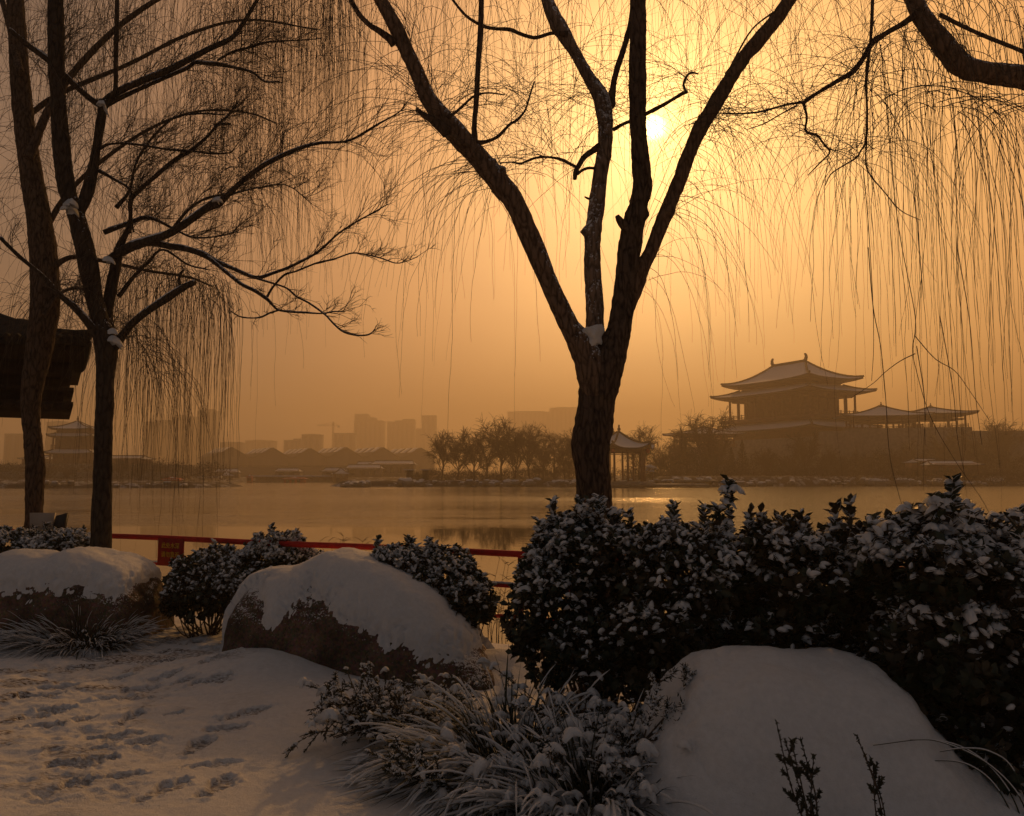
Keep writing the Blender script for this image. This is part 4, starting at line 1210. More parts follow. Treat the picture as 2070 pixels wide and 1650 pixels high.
SMALL = [([(1234, 215, 22), (1240, 170, 13), (1250, 130, 13), (1262, 95, 12), (1272, 60, 13), (1284, 20, 12), (1300, -60, 10)], Yt + .35, Yt + .4),
         ([(842, 219, 7), (856, 232, 12), (878, 245, 18), (905, 268, 26)], Yt - .35, Yt - .33),
         ([(975, -120, 10), (972, 50, 12), (967, 120, 11), (963, 200, 12), (959, 250, 11), (960, 300, 16)], Yt - .3, Yt - .25),
         ([(962, 290, 12), (985, 286, 8), (1008, 275, 7), (1030, 252, 6), (1045, 243, 6), (1062, 222, 4), (1072, 190, 4), (1080, 165, 3)], Yt - .25, Yt - .1),
         ([(905, 238, 10), (920, 228, 6), (940, 210, 5), (958, 195, 5), (985, 188, 4), (1020, 192, 3)], Yt - .33, Yt),
         ([(1212, 297, 18), (1196, 306, 13), (1180, 318, 12), (1172, 332, 11), (1164, 345, 12), (1162, 362, 9)], Yt + .2, Yt + .1),
         ([(1210, 341, 7), (1190, 340, 6), (1176, 345, 6), (1168, 352, 6)], Yt + .2, Yt + .1),
         ([(1168, 340, 7), (1150, 330, 6), (1136, 323, 6), (1110, 318, 5), (1085, 319, 5), (1065, 326, 5), (1051, 331, 5), (1035, 328, 3), (1010, 330, 2.5)], Yt + .15, Yt),
         ([(1240, 262, 9), (1262, 250, 7), (1285, 241, 8), (1311, 228, 9), (1345, 210, 8), (1375, 192, 8), (1388, 185, 9)], Yt + .3, Yt - .3),
         ([(1386, 186, 6), (1382, 170, 5), (1390, 152, 5), (1400, 147, 4), (1412, 150, 3)], Yt - .3, Yt - .35),
         ([(1148, 70, 14), (1118, 67, 8), (1085, 76, 8), (1068, 74, 8), (1050, 68, 8), (1030, 60, 8), (1000, 58, 7), (975, 52, 7), (940, 30, 6), (900, -20, 5)], Yt + .2, Yt + .1),
         ([(797, 90, 16), (785, 76, 15), (765, 62, 13), (744, 48, 11), (720, 20, 10), (690, -40, 8)], Yt - .35, Yt - .5),
         ([(1208, 408, 8), (1190, 402, 5), (1182, 398, 3)], Yt + .22, Yt + .15),
         ([(1285, 480, 22), (1266, 462, 20), (1253, 446, 16), (1247, 436, 10)], Yt, Yt - .02),
         ([(1480, 128, 4), (1520, 60, 4), (1570, 20, 4)], Yt + .4, Yt)]
for pl, a, b in SMALL:
    m = MB(); Q, rr = limb_pts(pl, a, b, 6); bark_tube(m, Q, rr, 10, 0.14, 15 + len(pl)); m.build('branch', M_bark, T1)
# snow in the crotch
V = []
us = np.linspace(0, 1, 26); vs = np.linspace(-1, 1, 22)
Uu, Vv = np.meshgrid(us, vs, indexing='ij')
cx = 1195 + 6 * np.sin(Uu * 5) + (1 - Uu) * -2; wpx = (24 * (1 - Uu) ** 0.8 + 3) * (0.92 + 0.15 * np.sin(Uu * 17))
PX = cx + Vv * wpx; PY = 664 + 62 * Uu + 8 * Vv ** 2 * (Uu < .5) - 14 * np.clip(Vv, 0, 1) * (1 - Uu) ** 2
Yy = Yt - 0.02 - 0.16 * (1 - Vv ** 2) * (1 - 0.55 * Uu) - 0.02 * Uu
G = np.zeros(Uu.shape + (3,))
for i in range(26):
    for j in range(22):
        G[i, j] = at(PX[i, j], PY[i, j], Yy[i, j])
G[..., 1] += 0.02 * fbm(G, 18, 3, 4)
m = MB(); m.grid(G)
G2 = G[0][None] * np.ones((5, 1, 1)); G2[..., 1] += np.linspace(0, 0.22, 5)[:, None]; G2[..., 2] += 0.03 * np.sin(np.linspace(0, 3.14, 5))[:, None]
m.grid(G2)
m.build('snow', M_snow, T1)
# fine arching shoots
r = np.random.default_rng(21)
m = MB()
def shoots_from(m, pts_px, n, Ya, Yb, ln, r, rad, grav, vel, jit=14):
    pts = catmull(np.array(pts_px, float), 8)
    i = r.integers(0, len(pts), n); p = pts[i][:, :2] + r.normal(0, jit, (n, 2))
    Y = r.uniform(Ya, Yb, n)
    O = np.array([at(a[0], a[1], y) for a, y in zip(p, Y)])
    v = np.stack([r.normal(vel[0], vel[1], n), r.normal(0, 0.5, n), r.normal(vel[2], vel[3], n)], -1)
    return strands(m, O, v, ln * r.uniform(0.45, 1.3, n), r, rad, grav)
# arcs by the left limb, the hook branch and the middle stem
shoots_from(m, [(880, 240), (920, 230), (960, 195), (1040, 245), (1075, 175)], 100, Yt - .5, Yt + .4, 1.35, r, 0.0019, 1.5, (0.2, 1.0, 0.8, 0.6))
shoots_from(m, [(870, 230), (960, 300), (1010, 370)], 60, Yt - .5, Yt, 1.5, r, 0.0022, 1.7, (-0.8, 0.8, 0.4, 0.5))
shoots_from(m, [(1040, 330), (1120, 320), (1165, 330)], 50, Yt - .2, Yt + .3, 1.2, r, 0.0021, 1.8, (-0.6, 0.8, 0.7, 0.5))
shoots_from(m, [(1230, 240), (1260, 215), (1300, 210), (1385, 180), (1400, 150)], 85, Yt - .5, Yt + .5, 1.0, r, 0.0018, 1.3, (0.0, 1.1, 0.6, 0.6))
shoots_from(m, [(1130, 90), (1190, 190), (1240, 190), (1270, 80)], 80, Yt - .3, Yt + .6, 1.1, r, 0.0018, 1.3, (-0.2, 1.1, 0.4, 0.6))
shoots_from(m, [(820, 60), (850, 180), (890, 240)], 60, Yt - .6, Yt, 1.6, r, 0.0022, 1.4, (-0.2, 1.0, 0.8, 0.5))
shoots_from(m, [(1330, 460), (1400, 300), (1440, 230)], 50, Yt, Yt + .6, 1.6, r, 0.0021, 1.5, (0.8, 0.7, 0.4, 0.5))
# hanging from the crown above the frame
shoots_from(m, [(740, -60), (900, -90), (1050, -60), (1200, -80)], 165, Yt - 1.0, Yt + 2.0, 2.3, r, 0.0018, 3.2, (0, 0.6, 0.0, 0.5), 40)
shoots_from(m, [(1200, -60), (1350, -80), (1500, -60), (1650, -40)], 170, Yt - 1.0, Yt + 2.0, 1.9, r, 0.0017, 2.6, (0, 0.7, 0.0, 0.5), 40)
shoots_from(m, [(780, 120), (1000, 120), (1200, 100), (1400, 60)], 60, Yt + .3, Yt + 2.0, 2.4, r, 0.0018, 2.6, (0, 0.8, 0.3, 0.6), 70)
shoots_from(m, [(900, 260), (960, 320), (1010, 390)], 26, Yt - .5, Yt + .3, 2.2, r, 0.0019, 3.0, (-0.5, 0.5, 0.2, 0.4))
shoots_from(m, [(1350, 420), (1400, 300), (1470, 180)], 55, Yt, Yt + .6, 2.0, r, 0.0018, 3.0, (0.5, 0.5, 0.1, 0.4))
shoots_from(m, [(1300, 560), (1330, 480)], 14, Yt, Yt + .3, 1.4, r, 0.0018, 3.4, (0.5, 0.4, 0.1, 0.3))
m.build('twigs', M_twig, T1)

# ------------------------------------------------------------------ left tree
T2 = thing('slim_tree', (xof(205, 8.8), 8.8, 0), 'slim straight trunk with dense bare branches reaching right, left of the sign', 'tree')
Ya = 8.8
m = MB(); Q, rr = limb_pts([(200, 1270, 46), (202, 1180, 42), (204, 1127, 40), (205, 1050, 38), (207, 964, 35), (210, 870, 34), (213, 782, 34), (215, 735, 38), (215, 700, 44), (208, 670, 42), (203, 650, 34), (190, 600, 34), (176, 523, 38), (158, 450, 34), (150, 420, 32)], Ya, Ya - .1)
bark_tube(m, Q, rr, 22, 0.10, 31); m.build('trunk', M_barks2, T2)
L2 = {}
def limb2(key, pl, y0, y1, sides=12, name='limb', mat_=None):
    m = MB(); Q, rr = limb_pts(pl, y0, y1, 6); bark_tube(m, Q, rr, sides, 0.10, len(L2) + 40); m.build(name, mat_ or M_barks2, T2); L2[key] = (Q, rr)
limb2('A', [(154, 430, 30), (140, 400, 32), (134, 377, 35), (126, 320, 34), (122, 268, 33), (117, 195, 30), (114, 120, 31), (113, 50, 32), (112, -60, 28), (108, -160, 24)], Ya - .1, Ya - .3, 16)
limb2('B', [(160, 432, 20), (172, 400, 24), (181, 377, 24), (194, 305, 17), (203, 250, 18), (207, 222, 20), (210, 205, 22)], Ya - .1, Ya + .1, 16)
limb2('B1', [(208, 215, 16), (190, 205, 13), (170, 190, 12), (130, 152, 12), (90, 115, 12), (60, 95, 11), (20, 60, 10)], Ya + .1, Ya - .4)
limb2('B2', [(208, 212, 17), (230, 190, 15), (262, 174, 14), (300, 158, 14), (340, 142, 14), (384, 119, 13), (430, 95, 11), (468, 78, 10), (490, 50, 9), (520, 0, 7), (560, -60, 6)], Ya + .1, Ya + .6)
limb2('B3', [(222, 200, 12), (233, 180, 9), (234, 130, 9), (235, 90, 9), (236, 50, 9), (237, -60, 8)], Ya + .1, Ya - .1)
limb2('B4', [(210, 215, 12), (250, 195, 9), (300, 172, 8), (350, 150, 8), (378, 138, 8), (395, 127, 8), (420, 129, 8), (445, 131, 8), (475, 137, 6), (511, 147, 5), (535, 165, 4), (565, 165, 3)], Ya + .1, Ya + .9)
limb2('B5', [(440, 122, 5), (470, 105, 5), (505, 96, 5), (545, 85, 4), (600, 82, 3), (650, 78, 2)], Ya + .5, Ya + .9)
limb2('C0', [(226, 700, 30), (222, 660, 20), (217, 632, 20), (224, 585, 22), (233, 545, 22), (240, 500, 16), (262, 460, 9), (264, 420, 7), (266, 395, 8)], Ya + .05, Ya + .3)
limb2('C', [(218, 524, 12), (240, 512, 18), (262, 500, 20), (279, 494, 19), (308, 485, 17), (337, 475, 16), (362, 460, 15), (388, 443, 15), (415, 422, 15), (439, 410, 20), (450, 405, 13), (470, 385, 11), (497, 360, 10), (520, 343, 10), (540, 330, 10), (570, 315, 9), (602, 301, 8), (630, 293, 6), (657, 288, 6), (690, 288, 5), (715, 281, 5), (745, 263, 5), (773, 246, 4), (800, 232, 3), (820, 215, 2)], Ya, Ya - .7)
limb2('D', [(290, 490, 16), (318, 492, 13), (340, 498, 13), (366, 501, 13), (390, 507, 12), (413, 515, 12), (435, 528, 10), (457, 537, 9), (490, 551, 8), (519, 563, 8), (550, 553, 6), (584, 541, 6), (612, 527, 5), (635, 515, 5), (660, 495, 5), (680, 475, 4), (705, 458, 4), (730, 443, 3), (755, 430, 3), (785, 412, 2)], Ya, Ya - .5)
limb2('D1', [(420, 520, 9), (445, 540, 8), (468, 559, 8), (490, 576, 7), (515, 588, 7), (540, 605, 7), (552, 618, 5), (564, 627, 4.5), (590, 631, 4), (613, 632, 4), (650, 634, 3), (675, 630, 3), (697, 631, 2)], Ya - .2, Ya - .5, 8)
limb2('D2', [(519, 563, 5), (555, 574, 4), (580, 583, 4), (600, 600, 4), (625, 613, 4), (657, 636, 4), (675, 655, 4), (693, 670, 4), (715, 677, 4), (737, 678, 3.5), (750, 674, 3), (759, 664, 2)], Ya - .4, Ya - .6, 8)
limb2('D3', [(564, 627, 4), (545, 633, 4), (528, 641, 4), (508, 643, 3), (485, 640, 3), (466, 629, 2)], Ya - .4, Ya - .3, 8)
limb2('D4', [(540, 600, 6), (552, 580, 5), (575, 556, 5), (600, 548, 4), (640, 532, 4), (675, 524, 3.5), (711, 512, 3.5), (740, 515, 3), (770, 522, 3), (800, 532, 2.5), (822, 528, 2), (845, 519, 1.8)], Ya - .45, Ya - .8, 8)
limb2('E', [(228, 705, 20), (240, 690, 19), (257, 665, 16), (274, 648, 15), (293, 632, 15), (318, 616, 15), (344, 599, 15), (365, 585, 13), (380, 576, 13), (393, 571, 12)], Ya - .05, Ya - .6, 14)
limb2('E1', [(366, 584, 8), (362, 565, 6), (366, 552, 5), (372, 545, 4)], Ya - .5, Ya - .5, 8)
limb2('F', [(202, 690, 18), (190, 668, 17), (180, 655, 16), (165, 637, 15), (150, 620, 14), (122, 598, 12), (100, 575, 11), (80, 552, 9), (40, 520, 8), (0, 480, 7)], Ya - .1, Ya - .8, 14)
limb2('G', [(262, 470, 8), (264, 435, 8), (264, 406, 9), (285, 382, 9), (311, 359, 9), (345, 330, 9), (372, 312, 9), (388, 303, 8), (415, 280, 6), (439, 254, 6), (458, 236, 5), (471, 221, 4), (480, 205, 2.5)], Ya + .3, Ya + .6, 8)
limb2('G1', [(435, 252, 5), (450, 251, 6), (466, 251, 6)], Ya + .55, Ya + .55, 8)
limb2('H', [(202, 300, 8), (220, 292, 5), (250, 290, 5), (290, 294, 5), (330, 301, 5), (360, 304, 5), (388, 306, 4), (430, 311, 4), (468, 309, 3)], Ya, Ya + .3, 8)
limb2('I', [(199, 345, 9), (230, 362, 6), (264, 385, 5), (262, 420, 4), (270, 470, 4)], Ya, Ya + .2, 8)
limb2('J', [(235, 420, 10), (262, 385, 6), (275, 330, 5), (305, 282, 5), (350, 240, 4), (400, 230, 4), (455, 232, 3)], Ya + .3, Ya + .8, 8)
limb2('K', [(340, 475, 8), (380, 425, 6), (420, 400, 5), (470, 392, 4), (520, 380, 3), (580, 375, 2.5), (630, 412, 2)], Ya + .1, Ya + .8, 8)
limb2('M', [(210, 470, 12), (260, 452, 9), (300, 440, 8), (350, 462, 5), (390, 480, 4), (440, 478, 3), (480, 468, 2.5)], Ya + .3, Ya + .6, 8)
limb2('N', [(240, 600, 10), (270, 560, 8), (300, 530, 6), (330, 505, 5), (380, 535, 4), (420, 545, 3)], Ya + .2, Ya + .5, 8)
r = np.random.default_rng(55)
allt = []
for k, n, ln, up in (('C', 46, .8, .45), ('D', 30, .55, .35), ('D1', 18, .35, .2), ('D2', 14, .28, .2), ('D3', 8, .2, .1), ('D4', 20, .3, .35), ('B2', 36, .8, .3), ('B4', 30, .7, .2), ('B5', 22, .6, .1), ('A', 40, 1.0, .3),
                     ('B', 14, .8, .3), ('G', 34, .7, .4), ('H', 26, .6, .35), ('J', 32, .7, .4), ('K', 34, .6, .35), ('M', 30, .6, .3), ('N', 22, .5, .2), ('I', 22, .5, .2), ('C0', 22, .7, .2), ('F', 18, .6, .4), ('B1', 18, .7, .3), ('B3', 16, .6, .3)):
    Q, rr = L2[k]
    w0 = 0.1 if k not in ('C', 'D', 'E') else 0.2
    allt += side_twigs(Q, n, r, ln * 1.15, up, 0.62, 8, .28, w0, 3 if n > 15 else 2, 0.0046, 0.0, (0.22, 0, 0.12))
m = MB()
tubes(m, np.array([p for p, _ in allt]), np.array([q for _, q in allt]), 3)
NT2 = len(allt)
m.build('twigs', M_twig, T2)
# snow lying on the upper side of the limbs
m = MB()
for k in ('C', 'D', 'D1', 'F', 'E', 'B1', 'B4', 'M'):
    Q, rr = L2[k]
    s = slice(1, int(len(Q) * (.75 if k in 'CD' else 1)))
    P = Q[s] + np.array([0, -0.2, 1.0]) * rr[s][:, None] * 0.75
    f = 0.60 * rr[s] * (0.75 + 0.7 * vnoise(P, 5.0, 8))
    tubes(m, P[None], np.clip(f, 0.0006, 1)[None], 7)
lumps(m, np.array([at(146, 416, Ya - .3), at(136, 420, Ya - .28), at(232, 690, Ya - .2), at(225, 672, Ya - .1), at(208, 212, Ya - .1), at(220, 526, Ya - .1), at(438, 404, Ya - .45)]), np.array([.13, .09, .12, .10, .09, .09, .07]), r, droop=.5, hgt=.5)
m.build('snow', M_snow, T2)

# ------------------------------------------------------------------ weeping willow at the left edge
Yw = 10.6
T3 = thing('weeping_willow', (xof(66, Yw), Yw, 0), 'dark weeping willow at the left edge, a dense curtain of hanging twigs', 'tree')
m = MB(); Q, rr = limb_pts([(66, 1180, 42), (68, 1075, 34), (70, 1000, 34), (71, 940, 36), (67, 890, 34), (62, 840, 34), (66, 780, 40), (80, 700, 50), (91, 620, 54), (90, 540, 54), (80, 450, 48), (60, 330, 42), (44, 200, 38), (34, 50, 34), (25, -120, 30)], Yw, Yw + .4)
bark_tube(m, Q, rr, 20, .12, 51); m.build('trunk', M_bark, T3)
LW = [([(58, 320, 20), (110, 200, 15), (200, 90, 12), (300, 10, 10), (420, -50, 9), (560, -80, 7), (700, -70, 5)], 0, 1.6),
      ([(84, 480, 14), (130, 400, 10), (200, 330, 8), (300, 262, 6), (400, 225, 5), (500, 228, 4), (560, 250, 3)], 0.2, 1.8),
      ([(90, 560, 14), (140, 520, 10), (220, 530, 8), (300, 548, 6), (380, 560, 5), (430, 580, 3)], .1, 1.4),
      ([(42, 150, 16), (10, 20, 12), (-20, -60, 10)], 0, 1.0),
      ([(88, 640, 12), (110, 605, 8), (140, 585, 6), (180, 590, 5), (230, 640, 3)], -.1, 0.6),
      ([(50, 240, 12), (120, 190, 10), (260, 130, 8), (380, 70, 7), (500, 40, 5), (640, 60, 3)], .5, 2.2)]
for pl, a, b in LW:
    m = MB(); Q, rr = limb_pts(pl, Yw + a, Yw + b, 6); bark_tube(m, Q, rr, 10, .12, 60); m.build('limb', M_bark, T3)
r = np.random.default_rng(66); m = MB()
sf = shoots_from
sf(m, [(470, -60), (560, -70), (650, -60), (700, -30)], 460, Yw + .2, Yw + 2.6, 3.0, r, .0022, 6.0, (0.15, .45, .0, .35), 22)
sf(m, [(430, 40), (520, 30), (620, 50), (680, 70)], 280, Yw + .2, Yw + 2.6, 2.2, r, .0022, 5.0, (0.15, .5, .1, .4), 25)
sf(m, [(380, 150), (480, 190), (560, 230), (600, 330)], 330, Yw, Yw + 2.4, 2.3, r, .0022, 4.2, (0.15, .55, .2, .45), 30)
sf(m, [(200, -50), (300, -60), (440, -60)], 200, Yw, Yw + 2.6, 2.4, r, .0025, 3.2, (0, .7, .1, .5), 30)
sf(m, [(90, -60), (150, 60), (250, 60), (330, 130)], 260, Yw, Yw + 2.4, 2.4, r, .0025, 3.0, (0, .8, .2, .5), 40)
sf(m, [(260, 330), (360, 300), (440, 330), (540, 400)], 260, Yw, Yw + 2.2, 2.2, r, .0028, 2.2, (.1, .9, .4, .5), 35)
sf(m, [(250, 520), (320, 540), (390, 560), (445, 590)], 360, Yw - .2, Yw + 1.6, 2.6, r, .0024, 5.0, (.1, .5, .1, .35), 18)
sf(m, [(230, 650), (260, 660), (300, 700), (310, 760)], 120, Yw - 1.2, Yw + .5, 2.3, r, .0026, 2.6, (.3, .5, .1, .3), 14)
sf(m, [(100, 560), (150, 570), (190, 600)], 120, Yw, Yw + 1.4, 1.7, r, .0028, 2.4, (.1, .8, .3, .4), 20)
sf(m, [(30, 100), (60, 300), (120, 450)], 160, Yw, Yw + 1.8, 1.7, r, .0028, 1.6, (.1, 1, .3, .6), 40)
sf(m, [(30, 600), (90, 640), (170, 690)], 60, Yw, Yw + 1.4, 1.5, r, .0026, 2.6, (.1, .6, .2, .4), 20)
m.build('twigs', M_twig, T3)

# ------------------------------------------------------------------ willow to the right, its trunk outside the picture
Yr = 6.2
T4 = thing('weeping_willow', (xof(2280, Yr), Yr, 0), 'willow reaching in from the right, a thick bent limb at the upper right corner', 'tree')
m = MB(); Q, rr = limb_pts([(2290, 1400, 120), (2280, 1000, 104), (2270, 600, 96), (2240, 300, 88), (2200, 180, 70)], Yr, Yr)
bark_tube(m, Q, rr, 20, .12, 71); m.build('trunk', M_bark, T4)
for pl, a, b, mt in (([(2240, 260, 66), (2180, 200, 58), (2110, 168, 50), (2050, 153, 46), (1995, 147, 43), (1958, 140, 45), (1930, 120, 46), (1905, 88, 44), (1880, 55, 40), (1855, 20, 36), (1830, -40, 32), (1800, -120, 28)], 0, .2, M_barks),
                 ([(1865, 20, 20), (1840, 38, 14), (1822, 50, 12), (1790, 68, 11), (1764, 86, 12), (1745, 118, 11), (1724, 145, 12), (1700, 160, 9), (1673, 176, 9), (1645, 193, 8), (1622, 210, 9)], .1, .4, M_bark),
                 ([(1628, 206, 7), (1607, 209, 5), (1593, 211, 5), (1560, 220, 4.5), (1531, 227, 4.5), (1495, 230, 4), (1455, 229, 3), (1420, 232, 2)], .4, .6, M_bark),
                 ([(1624, 208, 8), (1628, 222, 6), (1631, 240, 5), (1628, 262, 5), (1636, 270, 5), (1652, 274, 5), (1664, 290, 4.5), (1677, 308, 4), (1655, 332, 3), (1633, 355, 2)], .4, .3, M_bark),
                 ([(1765, -40, 9), (1762, 50, 7), (1757, 110, 6), (1751, 159, 6), (1752, 200, 5), (1753, 240, 5), (1750, 286, 5), (1740, 305, 4), (1731, 319, 4), (1705, 335, 3), (1680, 352, 2.5), (1668, 375, 2)], .2, .1, M_bark),
                 ([(1752, 280, 3), (1750, 330, 3), (1760, 355, 3), (1785, 385, 2.5), (1820, 425, 2), (1860, 445, 1.6)], .1, 0, M_bark),
                 ([(1900, 30, 9), (1950, 55, 8), (1995, 75, 8), (2080, 110, 9), (2200, 170, 12)], -.2, 0, M_bark),
                 ([(1612, 213, 4), (1580, 230, 3), (1545, 250, 2.5), (1510, 262, 2)], .4, .6, M_bark)):
    m = MB(); Q, rr = limb_pts(pl, Yr + a, Yr + b, 6); bark_tube(m, Q, rr, 16 if pl[0][2] > 15 else 8, .12, 72); m.build('limb' if pl[0][2] > 15 else 'branch', mt, T4)
r = np.random.default_rng(88); m = MB()
sf(m, [(1430, 230), (1530, 225), (1620, 210), (1720, 145), (1764, 86)], 170, Yr, Yr + .9, 1.0, r, .0019, 1.4, (-.3, .9, .5, .5), 8)
sf(m, [(1630, 240), (1640, 272), (1677, 310), (1750, 290), (1735, 320)], 80, Yr, Yr + .6, 1.2, r, .0019, 1.8, (.1, .9, .3, .5), 8)
sf(m, [(1560, -60), (1680, -60), (1780, -60), (1880, -40)], 110, Yr - .6, Yr + 1.4, 1.5, r, .0017, 1.8, (0, .9, .1, .6), 30)
sf(m, [(1770, 60), (1850, 60), (1900, 60)], 62, Yr - .4, Yr + .6, 2.9, r, .0021, 4.0, (0.25, .5, .1, .3), 20)
sf(m, [(1880, -60), (1950, -40), (2050, -20), (2140, 60)], 120, Yr - 1.0, Yr + 1.0, 3.1, r, .0021, 4.0, (0.1, .6, .1, .4), 30)
sf(m, [(1760, 100), (1770, 200), (1755, 290)], 45, Yr - .3, Yr + .5, 2.0, r, .0024, 2.6, (0.2, .5, .1, .3), 10)
sf(m, [(1880, 200), (1960, 200), (2050, 230)], 60, Yr - .6, Yr + .4, 2.4, r, .0026, 2.4, (0.1, .6, .1, .4), 20)
# a few long shoots that cross before the palace
for pl in ([(1780, 90), (1795, 250), (1815, 450), (1850, 640), (1845, 700), (1850, 740), (1880, 840), (1930, 930), (1985, 1010), (2010, 1060)],
           [(1755, 500), (1765, 620), (1780, 700), (1790, 800), (1800, 930), (1830, 1050), (1822, 1075)],
           [(1850, 680), (1890, 725), (1930, 750), (1960, 790), (2000, 850)], [(1850, 715), (1820, 730), (1790, 752), (1765, 775), (1720, 805)],
           [(1900, 640), (1915, 720), (1928, 800), (1935, 880), (1950, 960)], [(1935, 500), (1960, 650), (1972, 800), (1985, 900)],
           [(1853, 700), (1868, 800), (1870, 900)], [(1745, 340), (1755, 450), (1764, 600), (1766, 700), (1762, 770)]):
    P = catmull(np.array(pl, float), 8); Q = np.array([at(p[0], p[1], Yr - .4 + .02 * i / len(P)) for i, p in enumerate(P)])
    tubes(m, Q[None], np.linspace(.0038, .0018, len(Q))[None], 4)
m.build('twigs', M_twig, T4)

# ================================================================== BUILDINGS
def ring_pts(C, lift, v, mseg):
    """points round polygon C (n,3), corner lift"""
    out_ = []
    n = len(C)
    for i in range(n):
        a, b = C[i], C[(i + 1) % n]
        for j in range(mseg):
            s = j / mseg
            p = a * (1 - s) + b * s
            k = abs(2 * s - 1) ** 3
            out_.append((p[0], p[1], p[2] + lift * k * (1 - v) ** 2))
    return out_

def roof(t, E, Tp, z0, z1, lift=0.6, thick=0.4, rv=8, mseg=12, pw=1.7, mroof=None, mtile=None, ridge=0.25, name='roof', finials=(), under=0.25):
    """curved East Asian roof: eave corners E -> top corners Tp (both lists of xy)"""
    E = np.array(E, float); Tp = np.array(Tp, float); n = len(E)
    rows = []
    for i in range(rv + 1):
        v = i / rv
        C = E * (1 - v) + Tp * v
        z = z0 + (z1 - z0) * v ** pw
        rows.append(ring_pts(np.column_stack([C, np.full(n, z)]), lift, v, mseg))
    G = np.array(rows)
    m = MB(); m.grid(G, wrap_v=True)
    low = G[0].copy(); low[:, 2] -= thick
    m.grid(np.stack([low, G[0]]), wrap_v=True)
    k = len(G[0])
    if np.linalg.norm(Tp - Tp.mean(0)) > 1e-3:
        m.add(G[-1], polys=[list(range(k))])
    o = m.build(name, mroof or M_snowfar, t)
    # soffit
    m = MB(); inner = low.copy(); c = E.mean(0)
    inner[:, :2] = c + (low[:, :2] - c) * 0.72; inner[:, 2] = z0 - thick + under * 2
    m.grid(np.stack([low + np.array([0, 0, -0.02]), inner]), wrap_v=True)
    lo2 = low.copy(); lo2[:, 2] -= thick * .25
    m.build('soffit', mtile or M_wood, o)
    # hip ridges and eave line
    for i in range(n):
        P = np.array([G[r_][i * mseg] for r_ in range(rv + 1)]) + np.array([0, 0, ridge * .5])
        d = P[0] - P[1]; P = np.vstack([P[0] + d / np.linalg.norm(d) * ridge * 1.2 + np.array([0, 0, ridge * .25]), P])
        m = MB(); m.tube(P, np.full(len(P), ridge), 6); m.build('hip_ridge', mtile or M_tile, o)
    m = MB(); ev = low + np.array([0, 0, thick * .4]); ev = np.vstack([ev, ev[:1]])
    m.tube(ev, np.full(len(ev), thick * .5), 5, cap=False); m.build('eave_edge', mtile or M_tile, o)
    # top ridge
    if n == 4 and np.linalg.norm(Tp[0] - Tp[2]) > .5 and abs(Tp[0] - Tp[3]).sum() < .01:
        a, b = Tp[0], Tp[1]
        P = np.array([[*(a + (b - a) * s), z1 + ridge * .8] for s in np.linspace(0, 1, 8)])
        m = MB(); m.tube(P, np.full(8, ridge * 1.3), 6); m.build('main_ridge', mtile or M_tile, o)
    return o

def rect(cx, cy, a, b, rz):
    c, s = math.cos(rz), math.sin(rz)
    return [(cx + x * c - y * s, cy + x * s + y * c) for x, y in ((-a, -b), (a, -b), (a, b), (-a, b))]
def ridge4(cx, cy, r_, rz):
    c, s = math.cos(rz), math.sin(rz)
    L_, R_ = (cx - r_ * c, cy - r_ * s), (cx + r_ * c, cy + r_ * s)
    return [L_, R_, R_, L_]

def hip_roof(t, cx, cy, a, b, rz, z0, z1, rr, lift=.6, **k):
    return roof(t, rect(cx, cy, a, b, rz), ridge4(cx, cy, rr, rz), z0, z1, lift, **k)
def skirt(t, cx, cy, a, b, a2, b2, rz, z0, z1, lift=.6, **k):
    return roof(t, rect(cx, cy, a, b, rz), rect(cx, cy, a2, b2, rz), z0, z1, lift, pw=1.3, rv=5, name='lower_roof', **k)
def body(t, cx, cy, a, b, rz, z0, z1, mt, name='wall'):
    m = MB(); m.box((cx, cy, (z0 + z1) / 2), (2 * a, 2 * b, z1 - z0), rz); return m.build(name, mt, t, smooth_=False)
def columns(t, cx, cy, a, b, rz, z0, z1, na, nb, rad, mt=None):
    c, s = math.cos(rz), math.sin(rz)
    L_ = [(-a + 2 * a * i / na, y) for i in range(na + 1) for y in (-b, b)] + [(x, -b + 2 * b * i / nb) for i in range(1, nb) for x in (-a, a)]
    for x, y in L_:
        X, Y = cx + x * c - y * s, cy + x * s + y * c
        m = MB(); m.tube(np.array([[X, Y, z0], [X, Y, z1]]), [rad, rad], 8); m.build('column', mt or M_wood, t)
def balustrade(t, cx, cy, a, b, rz, z, h, step, w_=.12, mt=None):
    c, s = math.cos(rz), math.sin(rz); m = MB()
    C = rect(cx, cy, a, b, rz)
    for i in range(4):
        p, q = np.array(C[i]), np.array(C[(i + 1) % 4]); d = np.linalg.norm(q - p); az = math.atan2(*(q - p)[::-1])
        mid = (p + q) / 2
        for zz in (z + h, z + h * .5): m.box((mid[0], mid[1], zz), (d, w_, w_), az)
        for k in range(int(d / step) + 1):
            x = p + (q - p) * k * step / d
            m.box((x[0], x[1], z + h * .6), (w_ * 1.3, w_ * 1.3, h * 1.3), az)
    return m.build('balustrade', mt or M_wood, t, smooth_=False)
def finial(t, x, y, z, h, mt=None):
    prof = [(0, .32), (.08, .34), (.14, .16), (.2, .14), (.3, .30), (.42, .38), (.55, .30), (.64, .14), (.7, .18), (.82, .22), (.94, .10), (1, .02)]
    m = MB(); m.tube(np.array([[x, y, z + f * h] for f, _ in prof]), [q * h * .55 for _, q in prof], 10); return m.build('finial', mt or M_tile, t)
